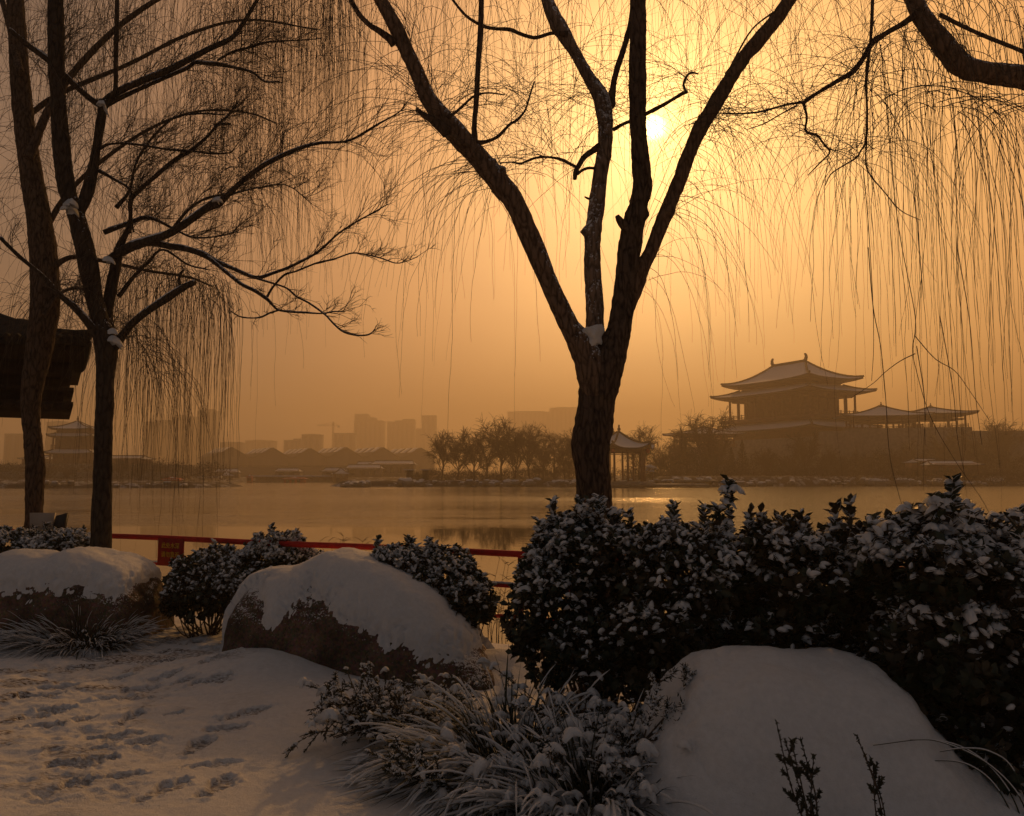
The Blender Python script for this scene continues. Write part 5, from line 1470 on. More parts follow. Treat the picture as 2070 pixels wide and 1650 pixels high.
def owl_tail(t, x, y, z, h, rz, sgn):
    """upturned ridge-end ornament"""
    m = MB(); c, s = math.cos(rz) * sgn, math.sin(rz) * sgn
    P = np.array([[x + c * q, y + s * q, z + f] for q, f in ((-.5 * h, 0), (0, .15 * h), (.15 * h, .6 * h), (.02 * h, .95 * h), (-.22 * h, h))])
    m.tube(catmull(P, 3), np.interp(np.linspace(0, 1, 13), [0, .3, .8, 1], [.2 * h, .26 * h, .16 * h, .05 * h]), 7); m.build('ridge_ornament', M_tile, t)
def brackets(t, cx, cy, a, b, rz, z0, z1, mt=None):
    m = MB(); n = 3
    for i in range(n):
        f = i / n; m.box((cx, cy, z0 + (z1 - z0) * (i + .5) / n), (2 * (a + f * 1.6), 2 * (b + f * 1.6), (z1 - z0) / n - .08), rz)
    m.build('bracket_tier', mt or M_wood, t, smooth_=False)

# ------------------------------------------------------------------ palace
PX0, PY0 = 92.4, 262.0
az = -R(62)
ca, sa_ = math.cos(az), math.sin(az)
T = thing('palace', (PX0, PY0, 0), 'huge hazy palace hall with tiered snow covered hip roofs on the right', 'palace')
# long side runs from the near corner away to the left: local +x axis points right and towards the viewer
Z = lambda py, Y: zof(py, Y)
body(T, PX0, PY0, 22, 15, az, 0.5, 13.5, M_stone, 'podium')
body(T, PX0, PY0, 16.5, 9.5, az, 13.5, 20.5, M_wood, 'wall')
skirt(T, PX0, PY0, 22.5, 15.5, 17, 10, az, 16.6, 19.2, .8, thick=.5, ridge=.3)
body(T, PX0, PY0, 19.5, 12.5, az, 19.5, 20.6, M_wood, 'balcony')
balustrade(T, PX0, PY0, 19.2, 12.2, az, 20.6, 1.3, 1.9, .16)
body(T, PX0, PY0, 13.6, 7.2, az, 20.6, 27.6, M_wood, 'wall')
columns(T, PX0, PY0, 17.2, 10.2, az, 20.6, 27.3, 9, 5, .38)
brackets(T, PX0, PY0, 16.8, 9.8, az, 26.6, 28.0)
skirt(T, PX0, PY0, 21.6, 14.8, 14.5, 8, az, 28.2, 30.8, .9, thick=.5, ridge=.3)
body(T, PX0, PY0, 14.2, 7.6, az, 28.5, 32.0, M_wood, 'wall')
brackets(T, PX0, PY0, 14.0, 7.4, az, 30.6, 32.4)
hip_roof(T, PX0, PY0, 19.0, 12.0, az, 32.4, 39.0, 7.0, .9, thick=.6, ridge=.35)
for sgn in (-1, 1):
    owl_tail(T, PX0 + sgn * 7.0 * ca, PY0 + sgn * 7.0 * sa_, 39.2, 2.3, az, sgn)

# galleries to the right of the palace
def gallery(label, pl, pr, ppeak_x, Yg, y_eave, y_peak, y_floor, dep, rz=0.0, peak_fin=True, ncol=4, name='gallery_pavilion'):
    cx = xof((pl + pr) / 2, Yg); a = (pr - pl) / 2 * mpp(Yg); ze = Z(y_eave, Yg); zp = Z(y_peak, Yg); zf = Z(y_floor, Yg)
    t = thing(name, (cx, Yg, 0), label, 'pavilion')
    hip_roof(t, cx, Yg, a, dep, rz, ze, zp, a * .06, .35, thick=.35, ridge=.22, pw=1.6)
    columns(t, cx, Yg, a * .72, dep * .72, rz, zf, ze + .3, ncol, 2, .3)
    brackets(t, cx, Yg, a * .72, dep * .72, rz, ze - 1.0, ze + .1)
    m = MB(); m.box((cx, Yg, ze - 1.7), (a * 1.44, dep * 1.44, .35), rz); m.build('beam', M_wood, t, smooth_=False)
    balustrade(t, cx, Yg, a * .78, dep * .78, rz, zf, .9, 1.6, .12)
    body(t, cx, Yg, a * .85, dep * .85, rz, 0.5, zf, M_stone, 'podium')
    if peak_fin: finial(t, cx, Yg, zp, 1.4)
    return t
gallery('open gallery roof next to the palace, the nearer of two on its right', 1700, 1868, 1785, 232, 843, 822, 868, 7, R(-12))
gallery('open gallery roof farthest right of the palace with slim columns', 1815, 1954, 1887, 236, 838, 824, 866, 7, R(-4), ncol=3)
gallery('low open gallery roof left of the palace behind a bare tree', 1353, 1492, 1415, 245, 879, 864, 905, 7, R(8))
# long terrace wall below the galleries
t = thing('terrace_wall', (xof(1840, 226), 226, 0), 'long terrace wall under the right galleries behind the trees', 'wall')
body(t, xof(1960, 228), 228, 42, 2, R(-3), 0.5, zof(872, 228), M_stone, 'wall')
# shore hall at the right edge
def low_hall(label, pl, pr, Yh, ye, yr, yb, dep=4, rz=0, mt=None, nwin=0, rmat=None, name='low_hall', gab=.85):
    cx = xof((pl + pr) / 2, Yh); a = (pr - pl) / 2 * mpp(Yh); ze, zr, zb = Z(ye, Yh), Z(yr, Yh), Z(yb, Yh)
    t = thing(name, (cx, Yh, 0), label, 'hall')
    hip_roof(t, cx, Yh, a, dep, rz, ze, zr, a * gab, .12, thick=.2, ridge=.14, mseg=8, rv=4, mroof=rmat)
    body(t, cx, Yh, a * .92, dep * .7, rz, zb, ze + .05, mt or M_wall)
    for i in range(nwin):
        m = MB(); x = cx - a * .8 + 1.6 * a * (i + .5) / nwin; m.box((x, Yh - dep * .7 - .02, (ze + zb) / 2 + .1), (a * 1.6 / nwin * .55, .08, (ze - zb) * .45)); m.build('window', M_glass, t, smooth_=False)
    return t
low_hall('low red walled shore hall with a long snowy roof at the right edge', 1868, 1968, 176, 940, 932, 962, 4, R(-6), M_wood, 5)
low_hall('small dark shore hall left of the red walled one', 1838, 1892, 182, 935, 928, 965, 4, R(6), M_wood, 2)

# ------------------------------------------------------------------ lake pavilion
Yp = 150.0; cx = xof(1250, Yp)
T = thing('lake_pavilion', (cx, Yp, 0), 'open lakeside pavilion with concave snowy roof just right of the forked trunk', 'pavilion')
n6 = 6; rot = R(14)
Rr_ = 78 * mpp(Yp)
E6 = [(cx + Rr_ * math.cos(rot + i * math.pi / 3), Yp + Rr_ * math.sin(rot + i * math.pi / 3)) for i in range(6)]
T6 = [(cx + .25 * math.cos(rot + i * math.pi / 3), Yp + .25 * math.sin(rot + i * math.pi / 3)) for i in range(6)]
ze = zof(907, Yp); zp = zof(874, Yp)
M_snowpav = snow_mat('roof snow', bump=0.1, scale=3.0, col=(0.72, 0.74, 0.76))
roof(T, E6, T6, ze, zp, 0.95, thick=.3, ridge=.19, pw=1.55, mroof=M_snowpav, mseg=10)
finial(T, cx + .15, Yp, zp - .1, 1.6); finial(T, cx - .9, Yp + .5, zp - .6, 1.5)
for i in range(6):
    a_ = rot + i * math.pi / 3
    for k in (0, 1):
        b_ = a_ + k * math.pi / 6; rr2 = Rr_ * (.72 if k == 0 else .72 * math.cos(math.pi / 6))
        m = MB(); m.tube(np.array([[cx + rr2 * math.cos(b_), Yp + rr2 * math.sin(b_), 0.6], [cx + rr2 * math.cos(b_), Yp + rr2 * math.sin(b_), ze]]), [.2, .2], 8); m.build('column', M_wood, T)
m = MB()
for i in range(6):
    p = np.array([cx + Rr_ * .72 * math.cos(rot + i * math.pi / 3), Yp + Rr_ * .72 * math.sin(rot + i * math.pi / 3)]); q = np.array([cx + Rr_ * .72 * math.cos(rot + (i + 1) * math.pi / 3), Yp + Rr_ * .72 * math.sin(rot + (i + 1) * math.pi / 3)])
    mid = (p + q) / 2; az_ = math.atan2(*(q - p)[::-1]); d = np.linalg.norm(q - p)
    m.box((mid[0], mid[1], ze - .25), (d, .3, .9), az_); m.box((mid[0], mid[1], ze - 1.0), (d, .15, .15), az_)
m.build('beam', M_wood, T, smooth_=False)
m = MB(); m.tube(np.array([[cx, Yp, -.5], [cx, Yp, .7]]), [Rr_ * .9, Rr_ * .88], 24); m.build('podium', M_stone, T, smooth_=False)
for i in (4, 5):
    m = MB(); x, y = cx + Rr_ * .93 * math.cos(rot + i * math.pi / 3), Yp + Rr_ * .93 * math.sin(rot + i * math.pi / 3)
    m.tube(np.array([[x, y, ze - 1.0], [x, y, ze - .8], [x, y, ze - .5], [x, y, ze - .25]]), [.18, .36, .36, .18], 10); m.build('lantern', M_redfar, T)

# landing stage
def slab(name, label, cat, pl, pr, Y, ytop, th, dep, mt, snow=True):
    cx = xof((pl + pr) / 2, Y); wd_ = (pr - pl) * mpp(Y); z = Z(ytop, Y)
    t = thing(name, (cx, Y, WATER), label, cat)
    m = MB(); m.box((cx, Y, z - th / 2), (wd_, dep, th)); m.build('deck', mt, t, smooth_=False)
    m = MB()
    k = max(3, int(wd_ / 3))
    for i in range(k + 1):
        x = cx - wd_ / 2 + wd_ * i / k; m.tube(np.array([[x, Y - dep * .4, WATER - 1], [x, Y - dep * .4, z - th * .9]]), [.14, .14], 6)
    m.build('piles', mt, t)
    if snow:
        m = MB(); xs = np.linspace(cx - wd_ / 2, cx + wd_ / 2, 40); ys_ = np.linspace(Y - dep / 2, Y + dep / 2, 5); X, YY = np.meshgrid(xs, ys_, indexing='ij')
        m.grid(np.stack([X, YY, z + .05 + .04 * vnoise(np.stack([X, YY, 0 * X], -1), .8, 3) * 1], -1)); m.build('snow', M_snowfar, t)
    return t
slab('landing_stage', 'long low landing stage capped with snow below the lake pavilion', 'jetty', 1236, 1425, 146, 979, .35, 5, M_stone)
slab('landing_stage', 'short low landing stage on the bank right of the long one', 'jetty', 1365, 1445, 150, 971, .3, 4, M_stone)

# ------------------------------------------------------------------ left tower temple
Yl = 255.0; cx = xof(155, Yl); k = mpp(Yl)
T = thing('temple_tower', (cx, Yl, 0), 'hazy three tiered temple tower at the far left behind the slim trunk', 'tower')
az = R(6)
zz = lambda py: zof(py, Yl)
body(T, cx, Yl, 60 * k, 36 * k, az, 0, zz(938), M_stone, 'podium')
body(T, cx, Yl, 32 * k, 26 * k, az, zz(938), zz(915), M_wood)
columns(T, cx, Yl, 36 * k, 30 * k, az, zz(938), zz(916), 6, 4, .3)
skirt(T, cx, Yl, 45 * k, 38 * k, 32 * k, 26 * k, az, zz(917), zz(909), .4, thick=.35, ridge=.2)
body(T, cx, Yl, 30 * k, 25 * k, az, zz(912), zz(882), M_wood)
balustrade(T, cx, Yl, 35 * k, 30 * k, az, zz(909), 1.2, 1.4, .14)
columns(T, cx, Yl, 33 * k, 27 * k, az, zz(909), zz(882), 6, 4, .25)
skirt(T, cx, Yl, 42 * k, 36 * k, 30 * k, 25 * k, az, zz(883), zz(877), .4, thick=.35, ridge=.2)
body(T, cx, Yl, 29 * k, 24 * k, az, zz(878), zz(867), M_wood)
roof(T, rect(cx, Yl, 40 * k, 34 * k, az), rect(cx, Yl, .3, .3, az), zz(868), zz(852), .45, thick=.35, ridge=.2, pw=1.6)
finial(T, cx, Yl, zz(852), 1.8)
low_hall('hazy low hall right of the left temple tower', 222, 300, 262, 928, 922, 945, 6, 0, M_wood, 0)
low_hall('hazy low hall at the left edge beside the temple tower', 60, 108, 262, 928, 922, 945, 6, 0, M_wood, 0)
t = thing('terrace_wall', (xof(150, 215), 215, 0), 'long grey terrace wall below the left temple tower', 'wall')
for i, (ya, yb, Y_) in enumerate(((940, 957, 235), (954, 976, 215))):
    body(t, xof(120, Y_), Y_, 250 * mpp(Y_), 6, 0, zof(yb + 8, Y_), zof(ya, Y_), M_stone, 'step')

# ------------------------------------------------------------------ gabled houses across the lake
def gable_house(label, px, Yh, wpx, y_eave, y_ridge, y_base, ln, rz, group=None):
    k = mpp(Yh); cx = xof(px, Yh); a = wpx / 2 * k; ze, zr, zb = Z(y_eave, Yh), Z(y_ridge, Yh), Z(y_base, Yh)
    t = thing('gable_house', (cx, Yh, 0), label, 'house', group)
    c, s = math.cos(rz), math.sin(rz)
    tr = lambda x, y, z: (cx + x * c - y * s, Yh + x * s + y * c, z)
    m = MB(); V = [tr(*p) for p in ((-a, -ln / 2, zb), (a, -ln / 2, zb), (a, -ln / 2, ze), (0, -ln / 2, zr), (-a, -ln / 2, ze), (-a, ln / 2, zb), (a, ln / 2, zb), (a, ln / 2, ze), (0, ln / 2, zr), (-a, ln / 2, ze))]
    m.add(V, polys=[[0, 1, 2, 3, 4], [9, 8, 7, 6, 5], [0, 4, 9, 5], [1, 6, 7, 2]]); m.build('wall', M_wall2, t, smooth_=False)
    m = MB(); o = 1.0
    for sg_ in (-1, 1):
        V = [tr(*p) for p in ((0, -ln / 2 - o, zr + .25), (sg_ * (a + o), -ln / 2 - o, ze - .3), (sg_ * (a + o), ln / 2 + o, ze - .3), (0, ln / 2 + o, zr + .25))]
        V += [(x, y, z + .35) for x, y, z in V]
        m.add(V, quads=[(0, 1, 2, 3), (7, 6, 5, 4), (0, 4, 5, 1), (1, 5, 6, 2), (2, 6, 7, 3), (3, 7, 4, 0)])
    ro = m.build('roof', M_tile, t, smooth_=False)
    # snow left in strips between the dormer ribs
    for i in range(4):
        m = MB(); y = -ln / 2 + ln * (i + .5) / 4
        for sg_ in (-1,):
            V = [tr(*p) for p in ((-.08 * a, y - ln * .085, zr + .55), (-.85 * a, y - ln * .085, ze + .75), (-.85 * a, y + ln * .085, ze + .75), (-.08 * a, y + ln * .085, zr + .55))]
            V += [(x, y_, z + .25) for x, y_, z in V]
            m.add(V, quads=[(0, 1, 2, 3), (7, 6, 5, 4), (0, 4, 5, 1), (1, 5, 6, 2), (2, 6, 7, 3), (3, 7, 4, 0)])
        m.build('snow_strip', M_snowfar, ro, smooth_=False)
    return t
M_wall2 = simple('grey gable wall', (0.14, 0.13, 0.12), 0.9, 0.15, 0.3, 0.0)
for i, (px, yr_, lab) in enumerate([(452, 908, 'leftmost dark gabled house of the row across the lake'), (532, 909, 'second gabled house from the left in the row across the lake'),
                         (606, 910, 'third gabled house from the left, in front of the first square block'), (676, 908, 'fourth gabled house from the left, below the tower crane'),
                         (748, 908, 'fifth gabled house from the left, below the wide tall tower'), (822, 909, 'rightmost gabled house of the row, below the second tower')]):
    gable_house(lab, px, 470 + i * 5, 62, yr_ + 17, yr_, 965, 38, R(34), 'gabled houses across the lake')

# long shore wall, verandas
low_hall('small snowy roofed hall left of the covered bridges on the far shore', 438, 486, 286, 955, 948, 968, 4, R(10), M_wall, 2)
low_hall('small snowy roofed hall behind the long covered bridge', 560, 610, 300, 953, 947, 966, 4, 0, M_wall, 2)
low_hall('small snowy roofed hall above the right end of the long covered bridge', 655, 705, 296, 953, 946, 966, 4, R(-8), M_wall, 2)
t = thing('shore_wall', (xof(580, 385), 385, 0), 'long low wall along the far shore before the gabled houses', 'wall')
body(t, xof(570, 385), 385, 230 * mpp(385), 1.5, 0, -0.5, zof(944, 385), M_wall2, 'wall')
m = MB(); m.box((xof(570, 385), 385, zof(943, 385) + .2), (462 * mpp(385), 3.6, .35)); m.build('coping', M_tile, t, smooth_=False)
low_hall('long low snowy roofed hall in the middle of the far shore', 700, 775, 300, 947, 940, 965, 5, 0, M_wall, 3)
low_hall('snowy roofed hall right of the middle of the far shore, the widest one', 752, 842, 310, 939, 932, 964, 6, 0, M_wall, 5)
low_hall('short snowy roofed hall above the long one on the far shore', 722, 760, 318, 941, 934, 962, 5, 0, M_wall, 2)

def veranda(label, pl, pr, Yv, ytop, ybase, red=False):
    k = mpp(Yv); cx = xof((pl + pr) / 2, Yv); wd_ = (pr - pl) * k; zt, zb = Z(ytop, Yv), WATER - .4
    t = thing('water_veranda', (cx, Yv, WATER), label, 'bridge')
    m = MB(); m.box((cx, Yv, zt), (wd_, 4, .6)); m.build('roof', M_snowfar, t, smooth_=False)
    m = MB(); m.box((cx, Yv, zt - .45), (wd_ * .99, 3, .5)); m.build('beam', M_wood, t, smooth_=False)
    m = MB(); m.box((cx, Yv, (WATER + .3)), (wd_ * .99, 4, .5)); m.build('deck', M_stone, t, smooth_=False)
    n = int(wd_ / 2.2)
    for i in range(n + 1):
        m = MB(); x = cx - wd_ * .49 + wd_ * .98 * i / n; m.box((x, Yv - 1.6, (zt + WATER) / 2), (.22, .22, zt - WATER)); m.build('post', M_wood, t, smooth_=False)
    m = MB(); m.box((cx, Yv + 1.2, (zt + WATER) / 2), (wd_ * .98, .3, zt - WATER)); m.build('back_wall', M_wall, t, smooth_=False)
    return t
veranda('long white roofed covered bridge over the far water', 515, 676, 272, 963, 975)
veranda('short covered bridge over the far water left of the long one', 395, 448, 276, 965, 975)
def kiosk(label, px, Yk, wpx, y_e, y_p, tiers=1):
    k = mpp(Yk); cx = xof(px, Yk); a = wpx / 2 * k
    t = thing('kiosk', (cx, Yk, WATER), label, 'kiosk')
    ze, zp = Z(y_e, Yk), Z(y_p, Yk)
    roof(t, rect(cx, Yk, a, a, R(20)), rect(cx, Yk, .2, .2, R(20)), ze, zp, .2, thick=.2, ridge=.12, mseg=6, rv=4)
    columns(t, cx, Yk, a * .7, a * .7, R(20), WATER, ze + .1, 2, 2, .16)
    body(t, cx, Yk, a * .6, a * .6, R(20), WATER - .5, ze - 1.2, M_wood, 'screen')
    if tiers: finial(t, cx, Yk, zp, .7)
    return t
kiosk('small square water kiosk between the two covered bridges', 460, 270, 34, 962, 953)
kiosk('square water kiosk at the right end of the long covered bridge', 690, 268, 34, 958, 947)
# red tents and red stall on the water
def tent(label, px, Yk, wpx, y_t, y_b):
    k = mpp(Yk); cx = xof(px, Yk); a = wpx / 2 * k; zt = Z(y_t, Yk)
    t = thing('red_booth', (cx, Yk, WATER), label, 'booth')
    roof(t, rect(cx, Yk, a, a * .8, 0), rect(cx, Yk, a * .1, .1, 0), (zt + WATER) / 2 + .3, zt, .1, thick=.12, ridge=.07, mseg=4, rv=3, mroof=M_snowfar, mtile=M_redfar)
    body(t, cx, Yk, a * .85, a * .6, 0, WATER - .3, (zt + WATER) / 2 + .3, M_redfar, 'body')
    for i in (-1, 0, 1):
        m = MB(); m.box((cx + i * a * .5, Yk - a * .6 - .03, (zt + WATER) / 2 - .5), (a * .25, .06, .8)); m.build('opening', M_glass, t, smooth_=False)
    return t
tent('red booth on the far left shore right of the slim trunk', 352, 188, 34, 964, 982)
tent('red booth before the middle of the long covered bridge', 598, 262, 44, 964, 982)
tent('small red booth left of the long covered bridge', 507, 264, 12, 958, 982)

# stone gate lanterns on the island tip
for px, lab in ((829, 'left of two dark square stone lanterns on the island tip'), (861, 'right of two dark square stone lanterns on the island tip')):
    Yk = 168; k = mpp(Yk); cx = xof(px, Yk); t = thing('stone_lantern', (cx, Yk, 0), lab, 'lantern')
    body(t, cx, Yk, 6 * k, 6 * k, 0, -.3, zof(951, Yk), M_tile, 'pillar')
    m = MB(); m.box((cx, Yk, zof(950, Yk)), (22 * k, 22 * k, .18)); m.build('cap', M_snowfar, t, smooth_=False)

# ------------------------------------------------------------------ city
def tower_block(label, pl, pr, y_top, Yb, steps=(), group=None, dep=None, name='tower_block', cap=True):
    Yb = Yb * 1.45
    k = mpp(Yb); cx = xof((pl + pr) / 2, Yb); a = (pr - pl) / 2 * k; zt = Z(y_top, Yb); dep = dep or a * .7
    t = thing(name, (cx, Yb, 0), label, 'building', group)
    o = body(t, cx, Yb, a, dep, 0, 0, zt, M_conc, 'wall')
    for (l, r2, yt) in steps:
        body(t, xof((l + r2) / 2, Yb), Yb + .5, (r2 - l) / 2 * k, dep * .8, 0, zt - .5, Z(yt, Yb), M_conc, 'upper_storey')
    if cap:
        m = MB(); m.box((cx, Yb, zt + .6), (a * 2.03, dep * 2.03, 1.2)); m.build('parapet', M_conc, t, smooth_=False)
    n = max(3, int(a * 2 / 7))
    for i in range(n):
        m = MB(); x = cx - a + 2 * a * (i + .5) / n; m.box((x, Yb - dep - .15, zt / 2), (2 * a / n * .5, .5, zt * .96)); m.build('window_bay', M_glass, t, smooth_=False)
    return t
tower_block('wide tall hazy tower right of the crane, stepped down to its right', 719, 776, 853, 900, [(719, 745, 838), (745, 760, 845)])
tower_block('tall hazy tower second right of the crane with a raised right corner', 785, 838, 855, 900, [(800, 838, 851), (815, 838, 848)])
tower_block('slim hazy tower just left of the island willows', 853, 882, 842, 880)
tower_block('square hazy block above the third gabled house', 613, 651, 881, 620, [(625, 640, 878)])
tower_block('square hazy block just right of the crane', 677, 719, 878, 720)
tower_block('low hazy block left of the square block above the third gabled house', 577, 611, 892, 640, [(595, 609, 887)])
tower_block('low hazy wide block above the second gabled house', 502, 555, 893, 760, [(515, 535, 890)])
tower_block('low hazy block above the leftmost gabled house', 450, 492, 897, 600, [(452, 488, 894)])
tower_block('pale wide hazy slab behind the island trees, left half', 1026, 1110, 836, 1000, [(1040, 1100, 833)])
tower_block('pale wide hazy slab behind the forked trunk, right half', 1112, 1190, 828, 980, [(1125, 1165, 825)])
tower_block('hazy high rise at the left, widest of the three left of the far shore', 298, 345, 856, 620, [(315, 345, 850)])
tower_block('hazy high rise at the left, the middle one of three', 352, 398, 845, 640, [(355, 375, 840)])
tower_block('hazy high rise at the left, the tallest and rightmost of three', 402, 437, 833, 620, [(406, 432, 828)])
tower_block('hazy high rise behind the left temple tower', 100, 138, 856, 560, [(108, 130, 852)])
tower_block('faint hazy block beside the slim tower before the island willows', 839, 853, 868, 950)
tower_block('hazy low block at the left frame edge', 20, 72, 880, 520)
# crane
Yb = 1080; k = mpp(Yb)
T = thing('tower_crane', (xof(673, Yb), Yb, 0), 'faint tower crane standing among the hazy blocks across the lake', 'crane')
m = MB(); x = xof(673, Yb); zt = zof(856, Yb)
for sx in (-.9, .9):
    for sy in (-.9, .9): m.box((x + sx, Yb + sy, zt / 2), (.5, .5, zt))
for i in range(int(zt / 3)):
    m.tube(np.array([[x - .9, Yb - .9, i * 3], [x + .9, Yb - .9, i * 3 + 3]]), [.2, .2], 4); m.tube(np.array([[x + .9, Yb + .9, i * 3], [x - .9, Yb + .9, i * 3 + 3]]), [.2, .2], 4)
m.build('mast', M_dark, T, smooth_=False)
m = MB(); zj = zof(861, Yb)
m.box((xof(657, Yb), Yb, zj), (34 * k, .8, .6)); m.box((xof(657, Yb), Yb, zj + 1.6), (34 * k, .3, .3)); m.build('jib', M_dark, T, smooth_=False)
m = MB(); m.box((xof(680, Yb), Yb, zj), (13 * k, .8, .6)); m.box((xof(684, Yb), Yb, zj - 1.2), (4 * k, 1.5, 2.2)); m.build('counter_jib', M_dark, T, smooth_=False)
m = MB(); m.tube(np.array([[xof(673, Yb), Yb, zof(853, Yb)], [xof(643, Yb), Yb, zj]]), [.18, .18], 4); m.tube(np.array([[xof(673, Yb), Yb, zof(853, Yb)], [xof(685, Yb), Yb, zj]]), [.18, .18], 4)
m.box((x, Yb, zof(857, Yb)), (1.2, 1.2, 6)); m.build('apex', M_dark, T, smooth_=False)

# ------------------------------------------------------------------ pavilion roof corner at the left edge
Yc_ = 12.3; half = 2.9; dp = 1.9; rz_ = R(30)
c_, s_ = math.cos(rz_), math.sin(rz_)
pc = at(178, 690, Yc_)
cxp, cyp = pc[0] - (half * c_ + dp * s_), Yc_ - (half * s_ - dp * c_)
T = thing('garden_pavilion', (cxp, cyp, 0), 'dark tiled roof corner of a near pavilion at the left edge', 'pavilion')
def zc(py): return zof(py, Yc_)
def loc_(x, y): return cxp + x * c_ - y * s_, cyp + x * s_ + y * c_
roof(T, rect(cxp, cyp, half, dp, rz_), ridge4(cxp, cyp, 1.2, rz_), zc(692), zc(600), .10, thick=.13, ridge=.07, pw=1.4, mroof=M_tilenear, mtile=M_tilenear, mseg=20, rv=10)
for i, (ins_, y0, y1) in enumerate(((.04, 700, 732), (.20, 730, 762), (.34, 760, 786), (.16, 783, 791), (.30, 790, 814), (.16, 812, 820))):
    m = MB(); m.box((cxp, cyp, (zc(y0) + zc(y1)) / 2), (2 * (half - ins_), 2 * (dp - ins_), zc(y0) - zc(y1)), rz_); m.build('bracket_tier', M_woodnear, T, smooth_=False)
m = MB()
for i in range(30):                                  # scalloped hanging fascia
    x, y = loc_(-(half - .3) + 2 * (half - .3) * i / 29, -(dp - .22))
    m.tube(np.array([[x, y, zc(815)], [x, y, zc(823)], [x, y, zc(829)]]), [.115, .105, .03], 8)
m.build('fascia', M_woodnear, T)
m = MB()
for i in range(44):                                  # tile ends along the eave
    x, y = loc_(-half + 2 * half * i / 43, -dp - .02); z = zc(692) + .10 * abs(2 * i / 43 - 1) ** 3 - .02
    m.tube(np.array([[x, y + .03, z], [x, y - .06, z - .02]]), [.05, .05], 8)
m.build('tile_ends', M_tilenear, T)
for fx in (-2.2, 0, 2.2):
    x, y = loc_(fx if fx < 2 else 1.5, .3)
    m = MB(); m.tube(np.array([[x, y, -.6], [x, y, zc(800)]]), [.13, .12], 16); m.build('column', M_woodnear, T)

# ================================================================== FAR TREES
def bare_tree(seed, H=12.0, spread=0.42, nl=9, weep=0.4, fine=0.022, ntw=900):
    """returns (trunk MB, crown MB) at the origin"""
    r = np.random.default_rng(seed)
    tr, cr = MB(), MB()
    lean = r.normal(0, .05, 2)
    K = 7
    P = np.array([[lean[0] * H * f + .012 * H * math.sin(f * 5 + seed), lean[1] * H * f, H * f * .55] for f in np.linspace(0, 1, K)])
    tr.tube(P, np.linspace(.020 * H, .008 * H, K), 7)
    base = []
    for i in range(nl):
        f = r.uniform(.22, .98); a = i * 2.4 + r.normal(0, .4)
        p = np.array([np.interp(f, np.linspace(0, 1, K), P[:, c]) for c in range(3)])
        v = np.array([math.cos(a), math.sin(a), r.uniform(.9, 1.9)]); v /= np.linalg.norm(v)
        l = H * spread * r.uniform(.8, 1.35); Q = [p]
        for k_ in range(6):
            v = v + r.normal(0, .10, 3) + np.array([0, 0, .07]); v /= np.linalg.norm(v); Q.append(Q[-1] + v * l / 6)
        Q = np.array(Q); base.append(Q)
    tubes(tr, np.array(base), np.tile(np.linspace(.0095 * H, .003 * H, 7), (nl, 1)), 5)
    sec = []
    for Q in base:
        for j in range(9):
            x = r.uniform(.25, 1) * 5.99; i = int(x); p = Q[i] * (1 - x + i) + Q[i + 1] * (x - i)
            v = Q[i + 1] - Q[i]; v /= np.linalg.norm(v); v = v + r.normal(0, .55, 3) + np.array([0, 0, .25]); v /= np.linalg.norm(v)
            l = H * .22 * r.uniform(.5, 1.2); S = [p]
            for k_ in range(5):
                v = v + r.normal(0, .15, 3) - np.array([0, 0, .06 * weep * k_]); v /= np.linalg.norm(v); S.append(S[-1] + v * l / 5)
            sec.append(np.array(S))
    sec = np.array(sec)
    tubes(cr, sec, np.tile(np.linspace(.0038 * H, .0016 * H, 6), (len(sec), 1)), 4)
    i = r.integers(0, len(sec), ntw); j = r.integers(1, 6, ntw)
    O = sec[i, j]; v = sec[i, j] - sec[i, j - 1]; v /= np.linalg.norm(v, axis=1, keepdims=True); v = v + r.normal(0, .75, (ntw, 3)) + np.array([0, 0, .25])
    v /= np.linalg.norm(v, axis=1, keepdims=True)
    l = H * .13 * r.uniform(.4, 1.3, ntw); Q = np.zeros((ntw, 5, 3)); Q[:, 0] = O
    for k_ in range(1, 5):
        v = v + r.normal(0, .12, (ntw, 3)) - np.array([0, 0, 1.0]) * weep * .45 * k_ / 4; v /= np.linalg.norm(v, axis=1, keepdims=True); Q[:, k_] = Q[:, k_ - 1] + v * (l / 4)[:, None]
    tubes(cr, Q, np.tile(np.linspace(fine, fine * .5, 5), (ntw, 1)), 3)
    return tr, cr

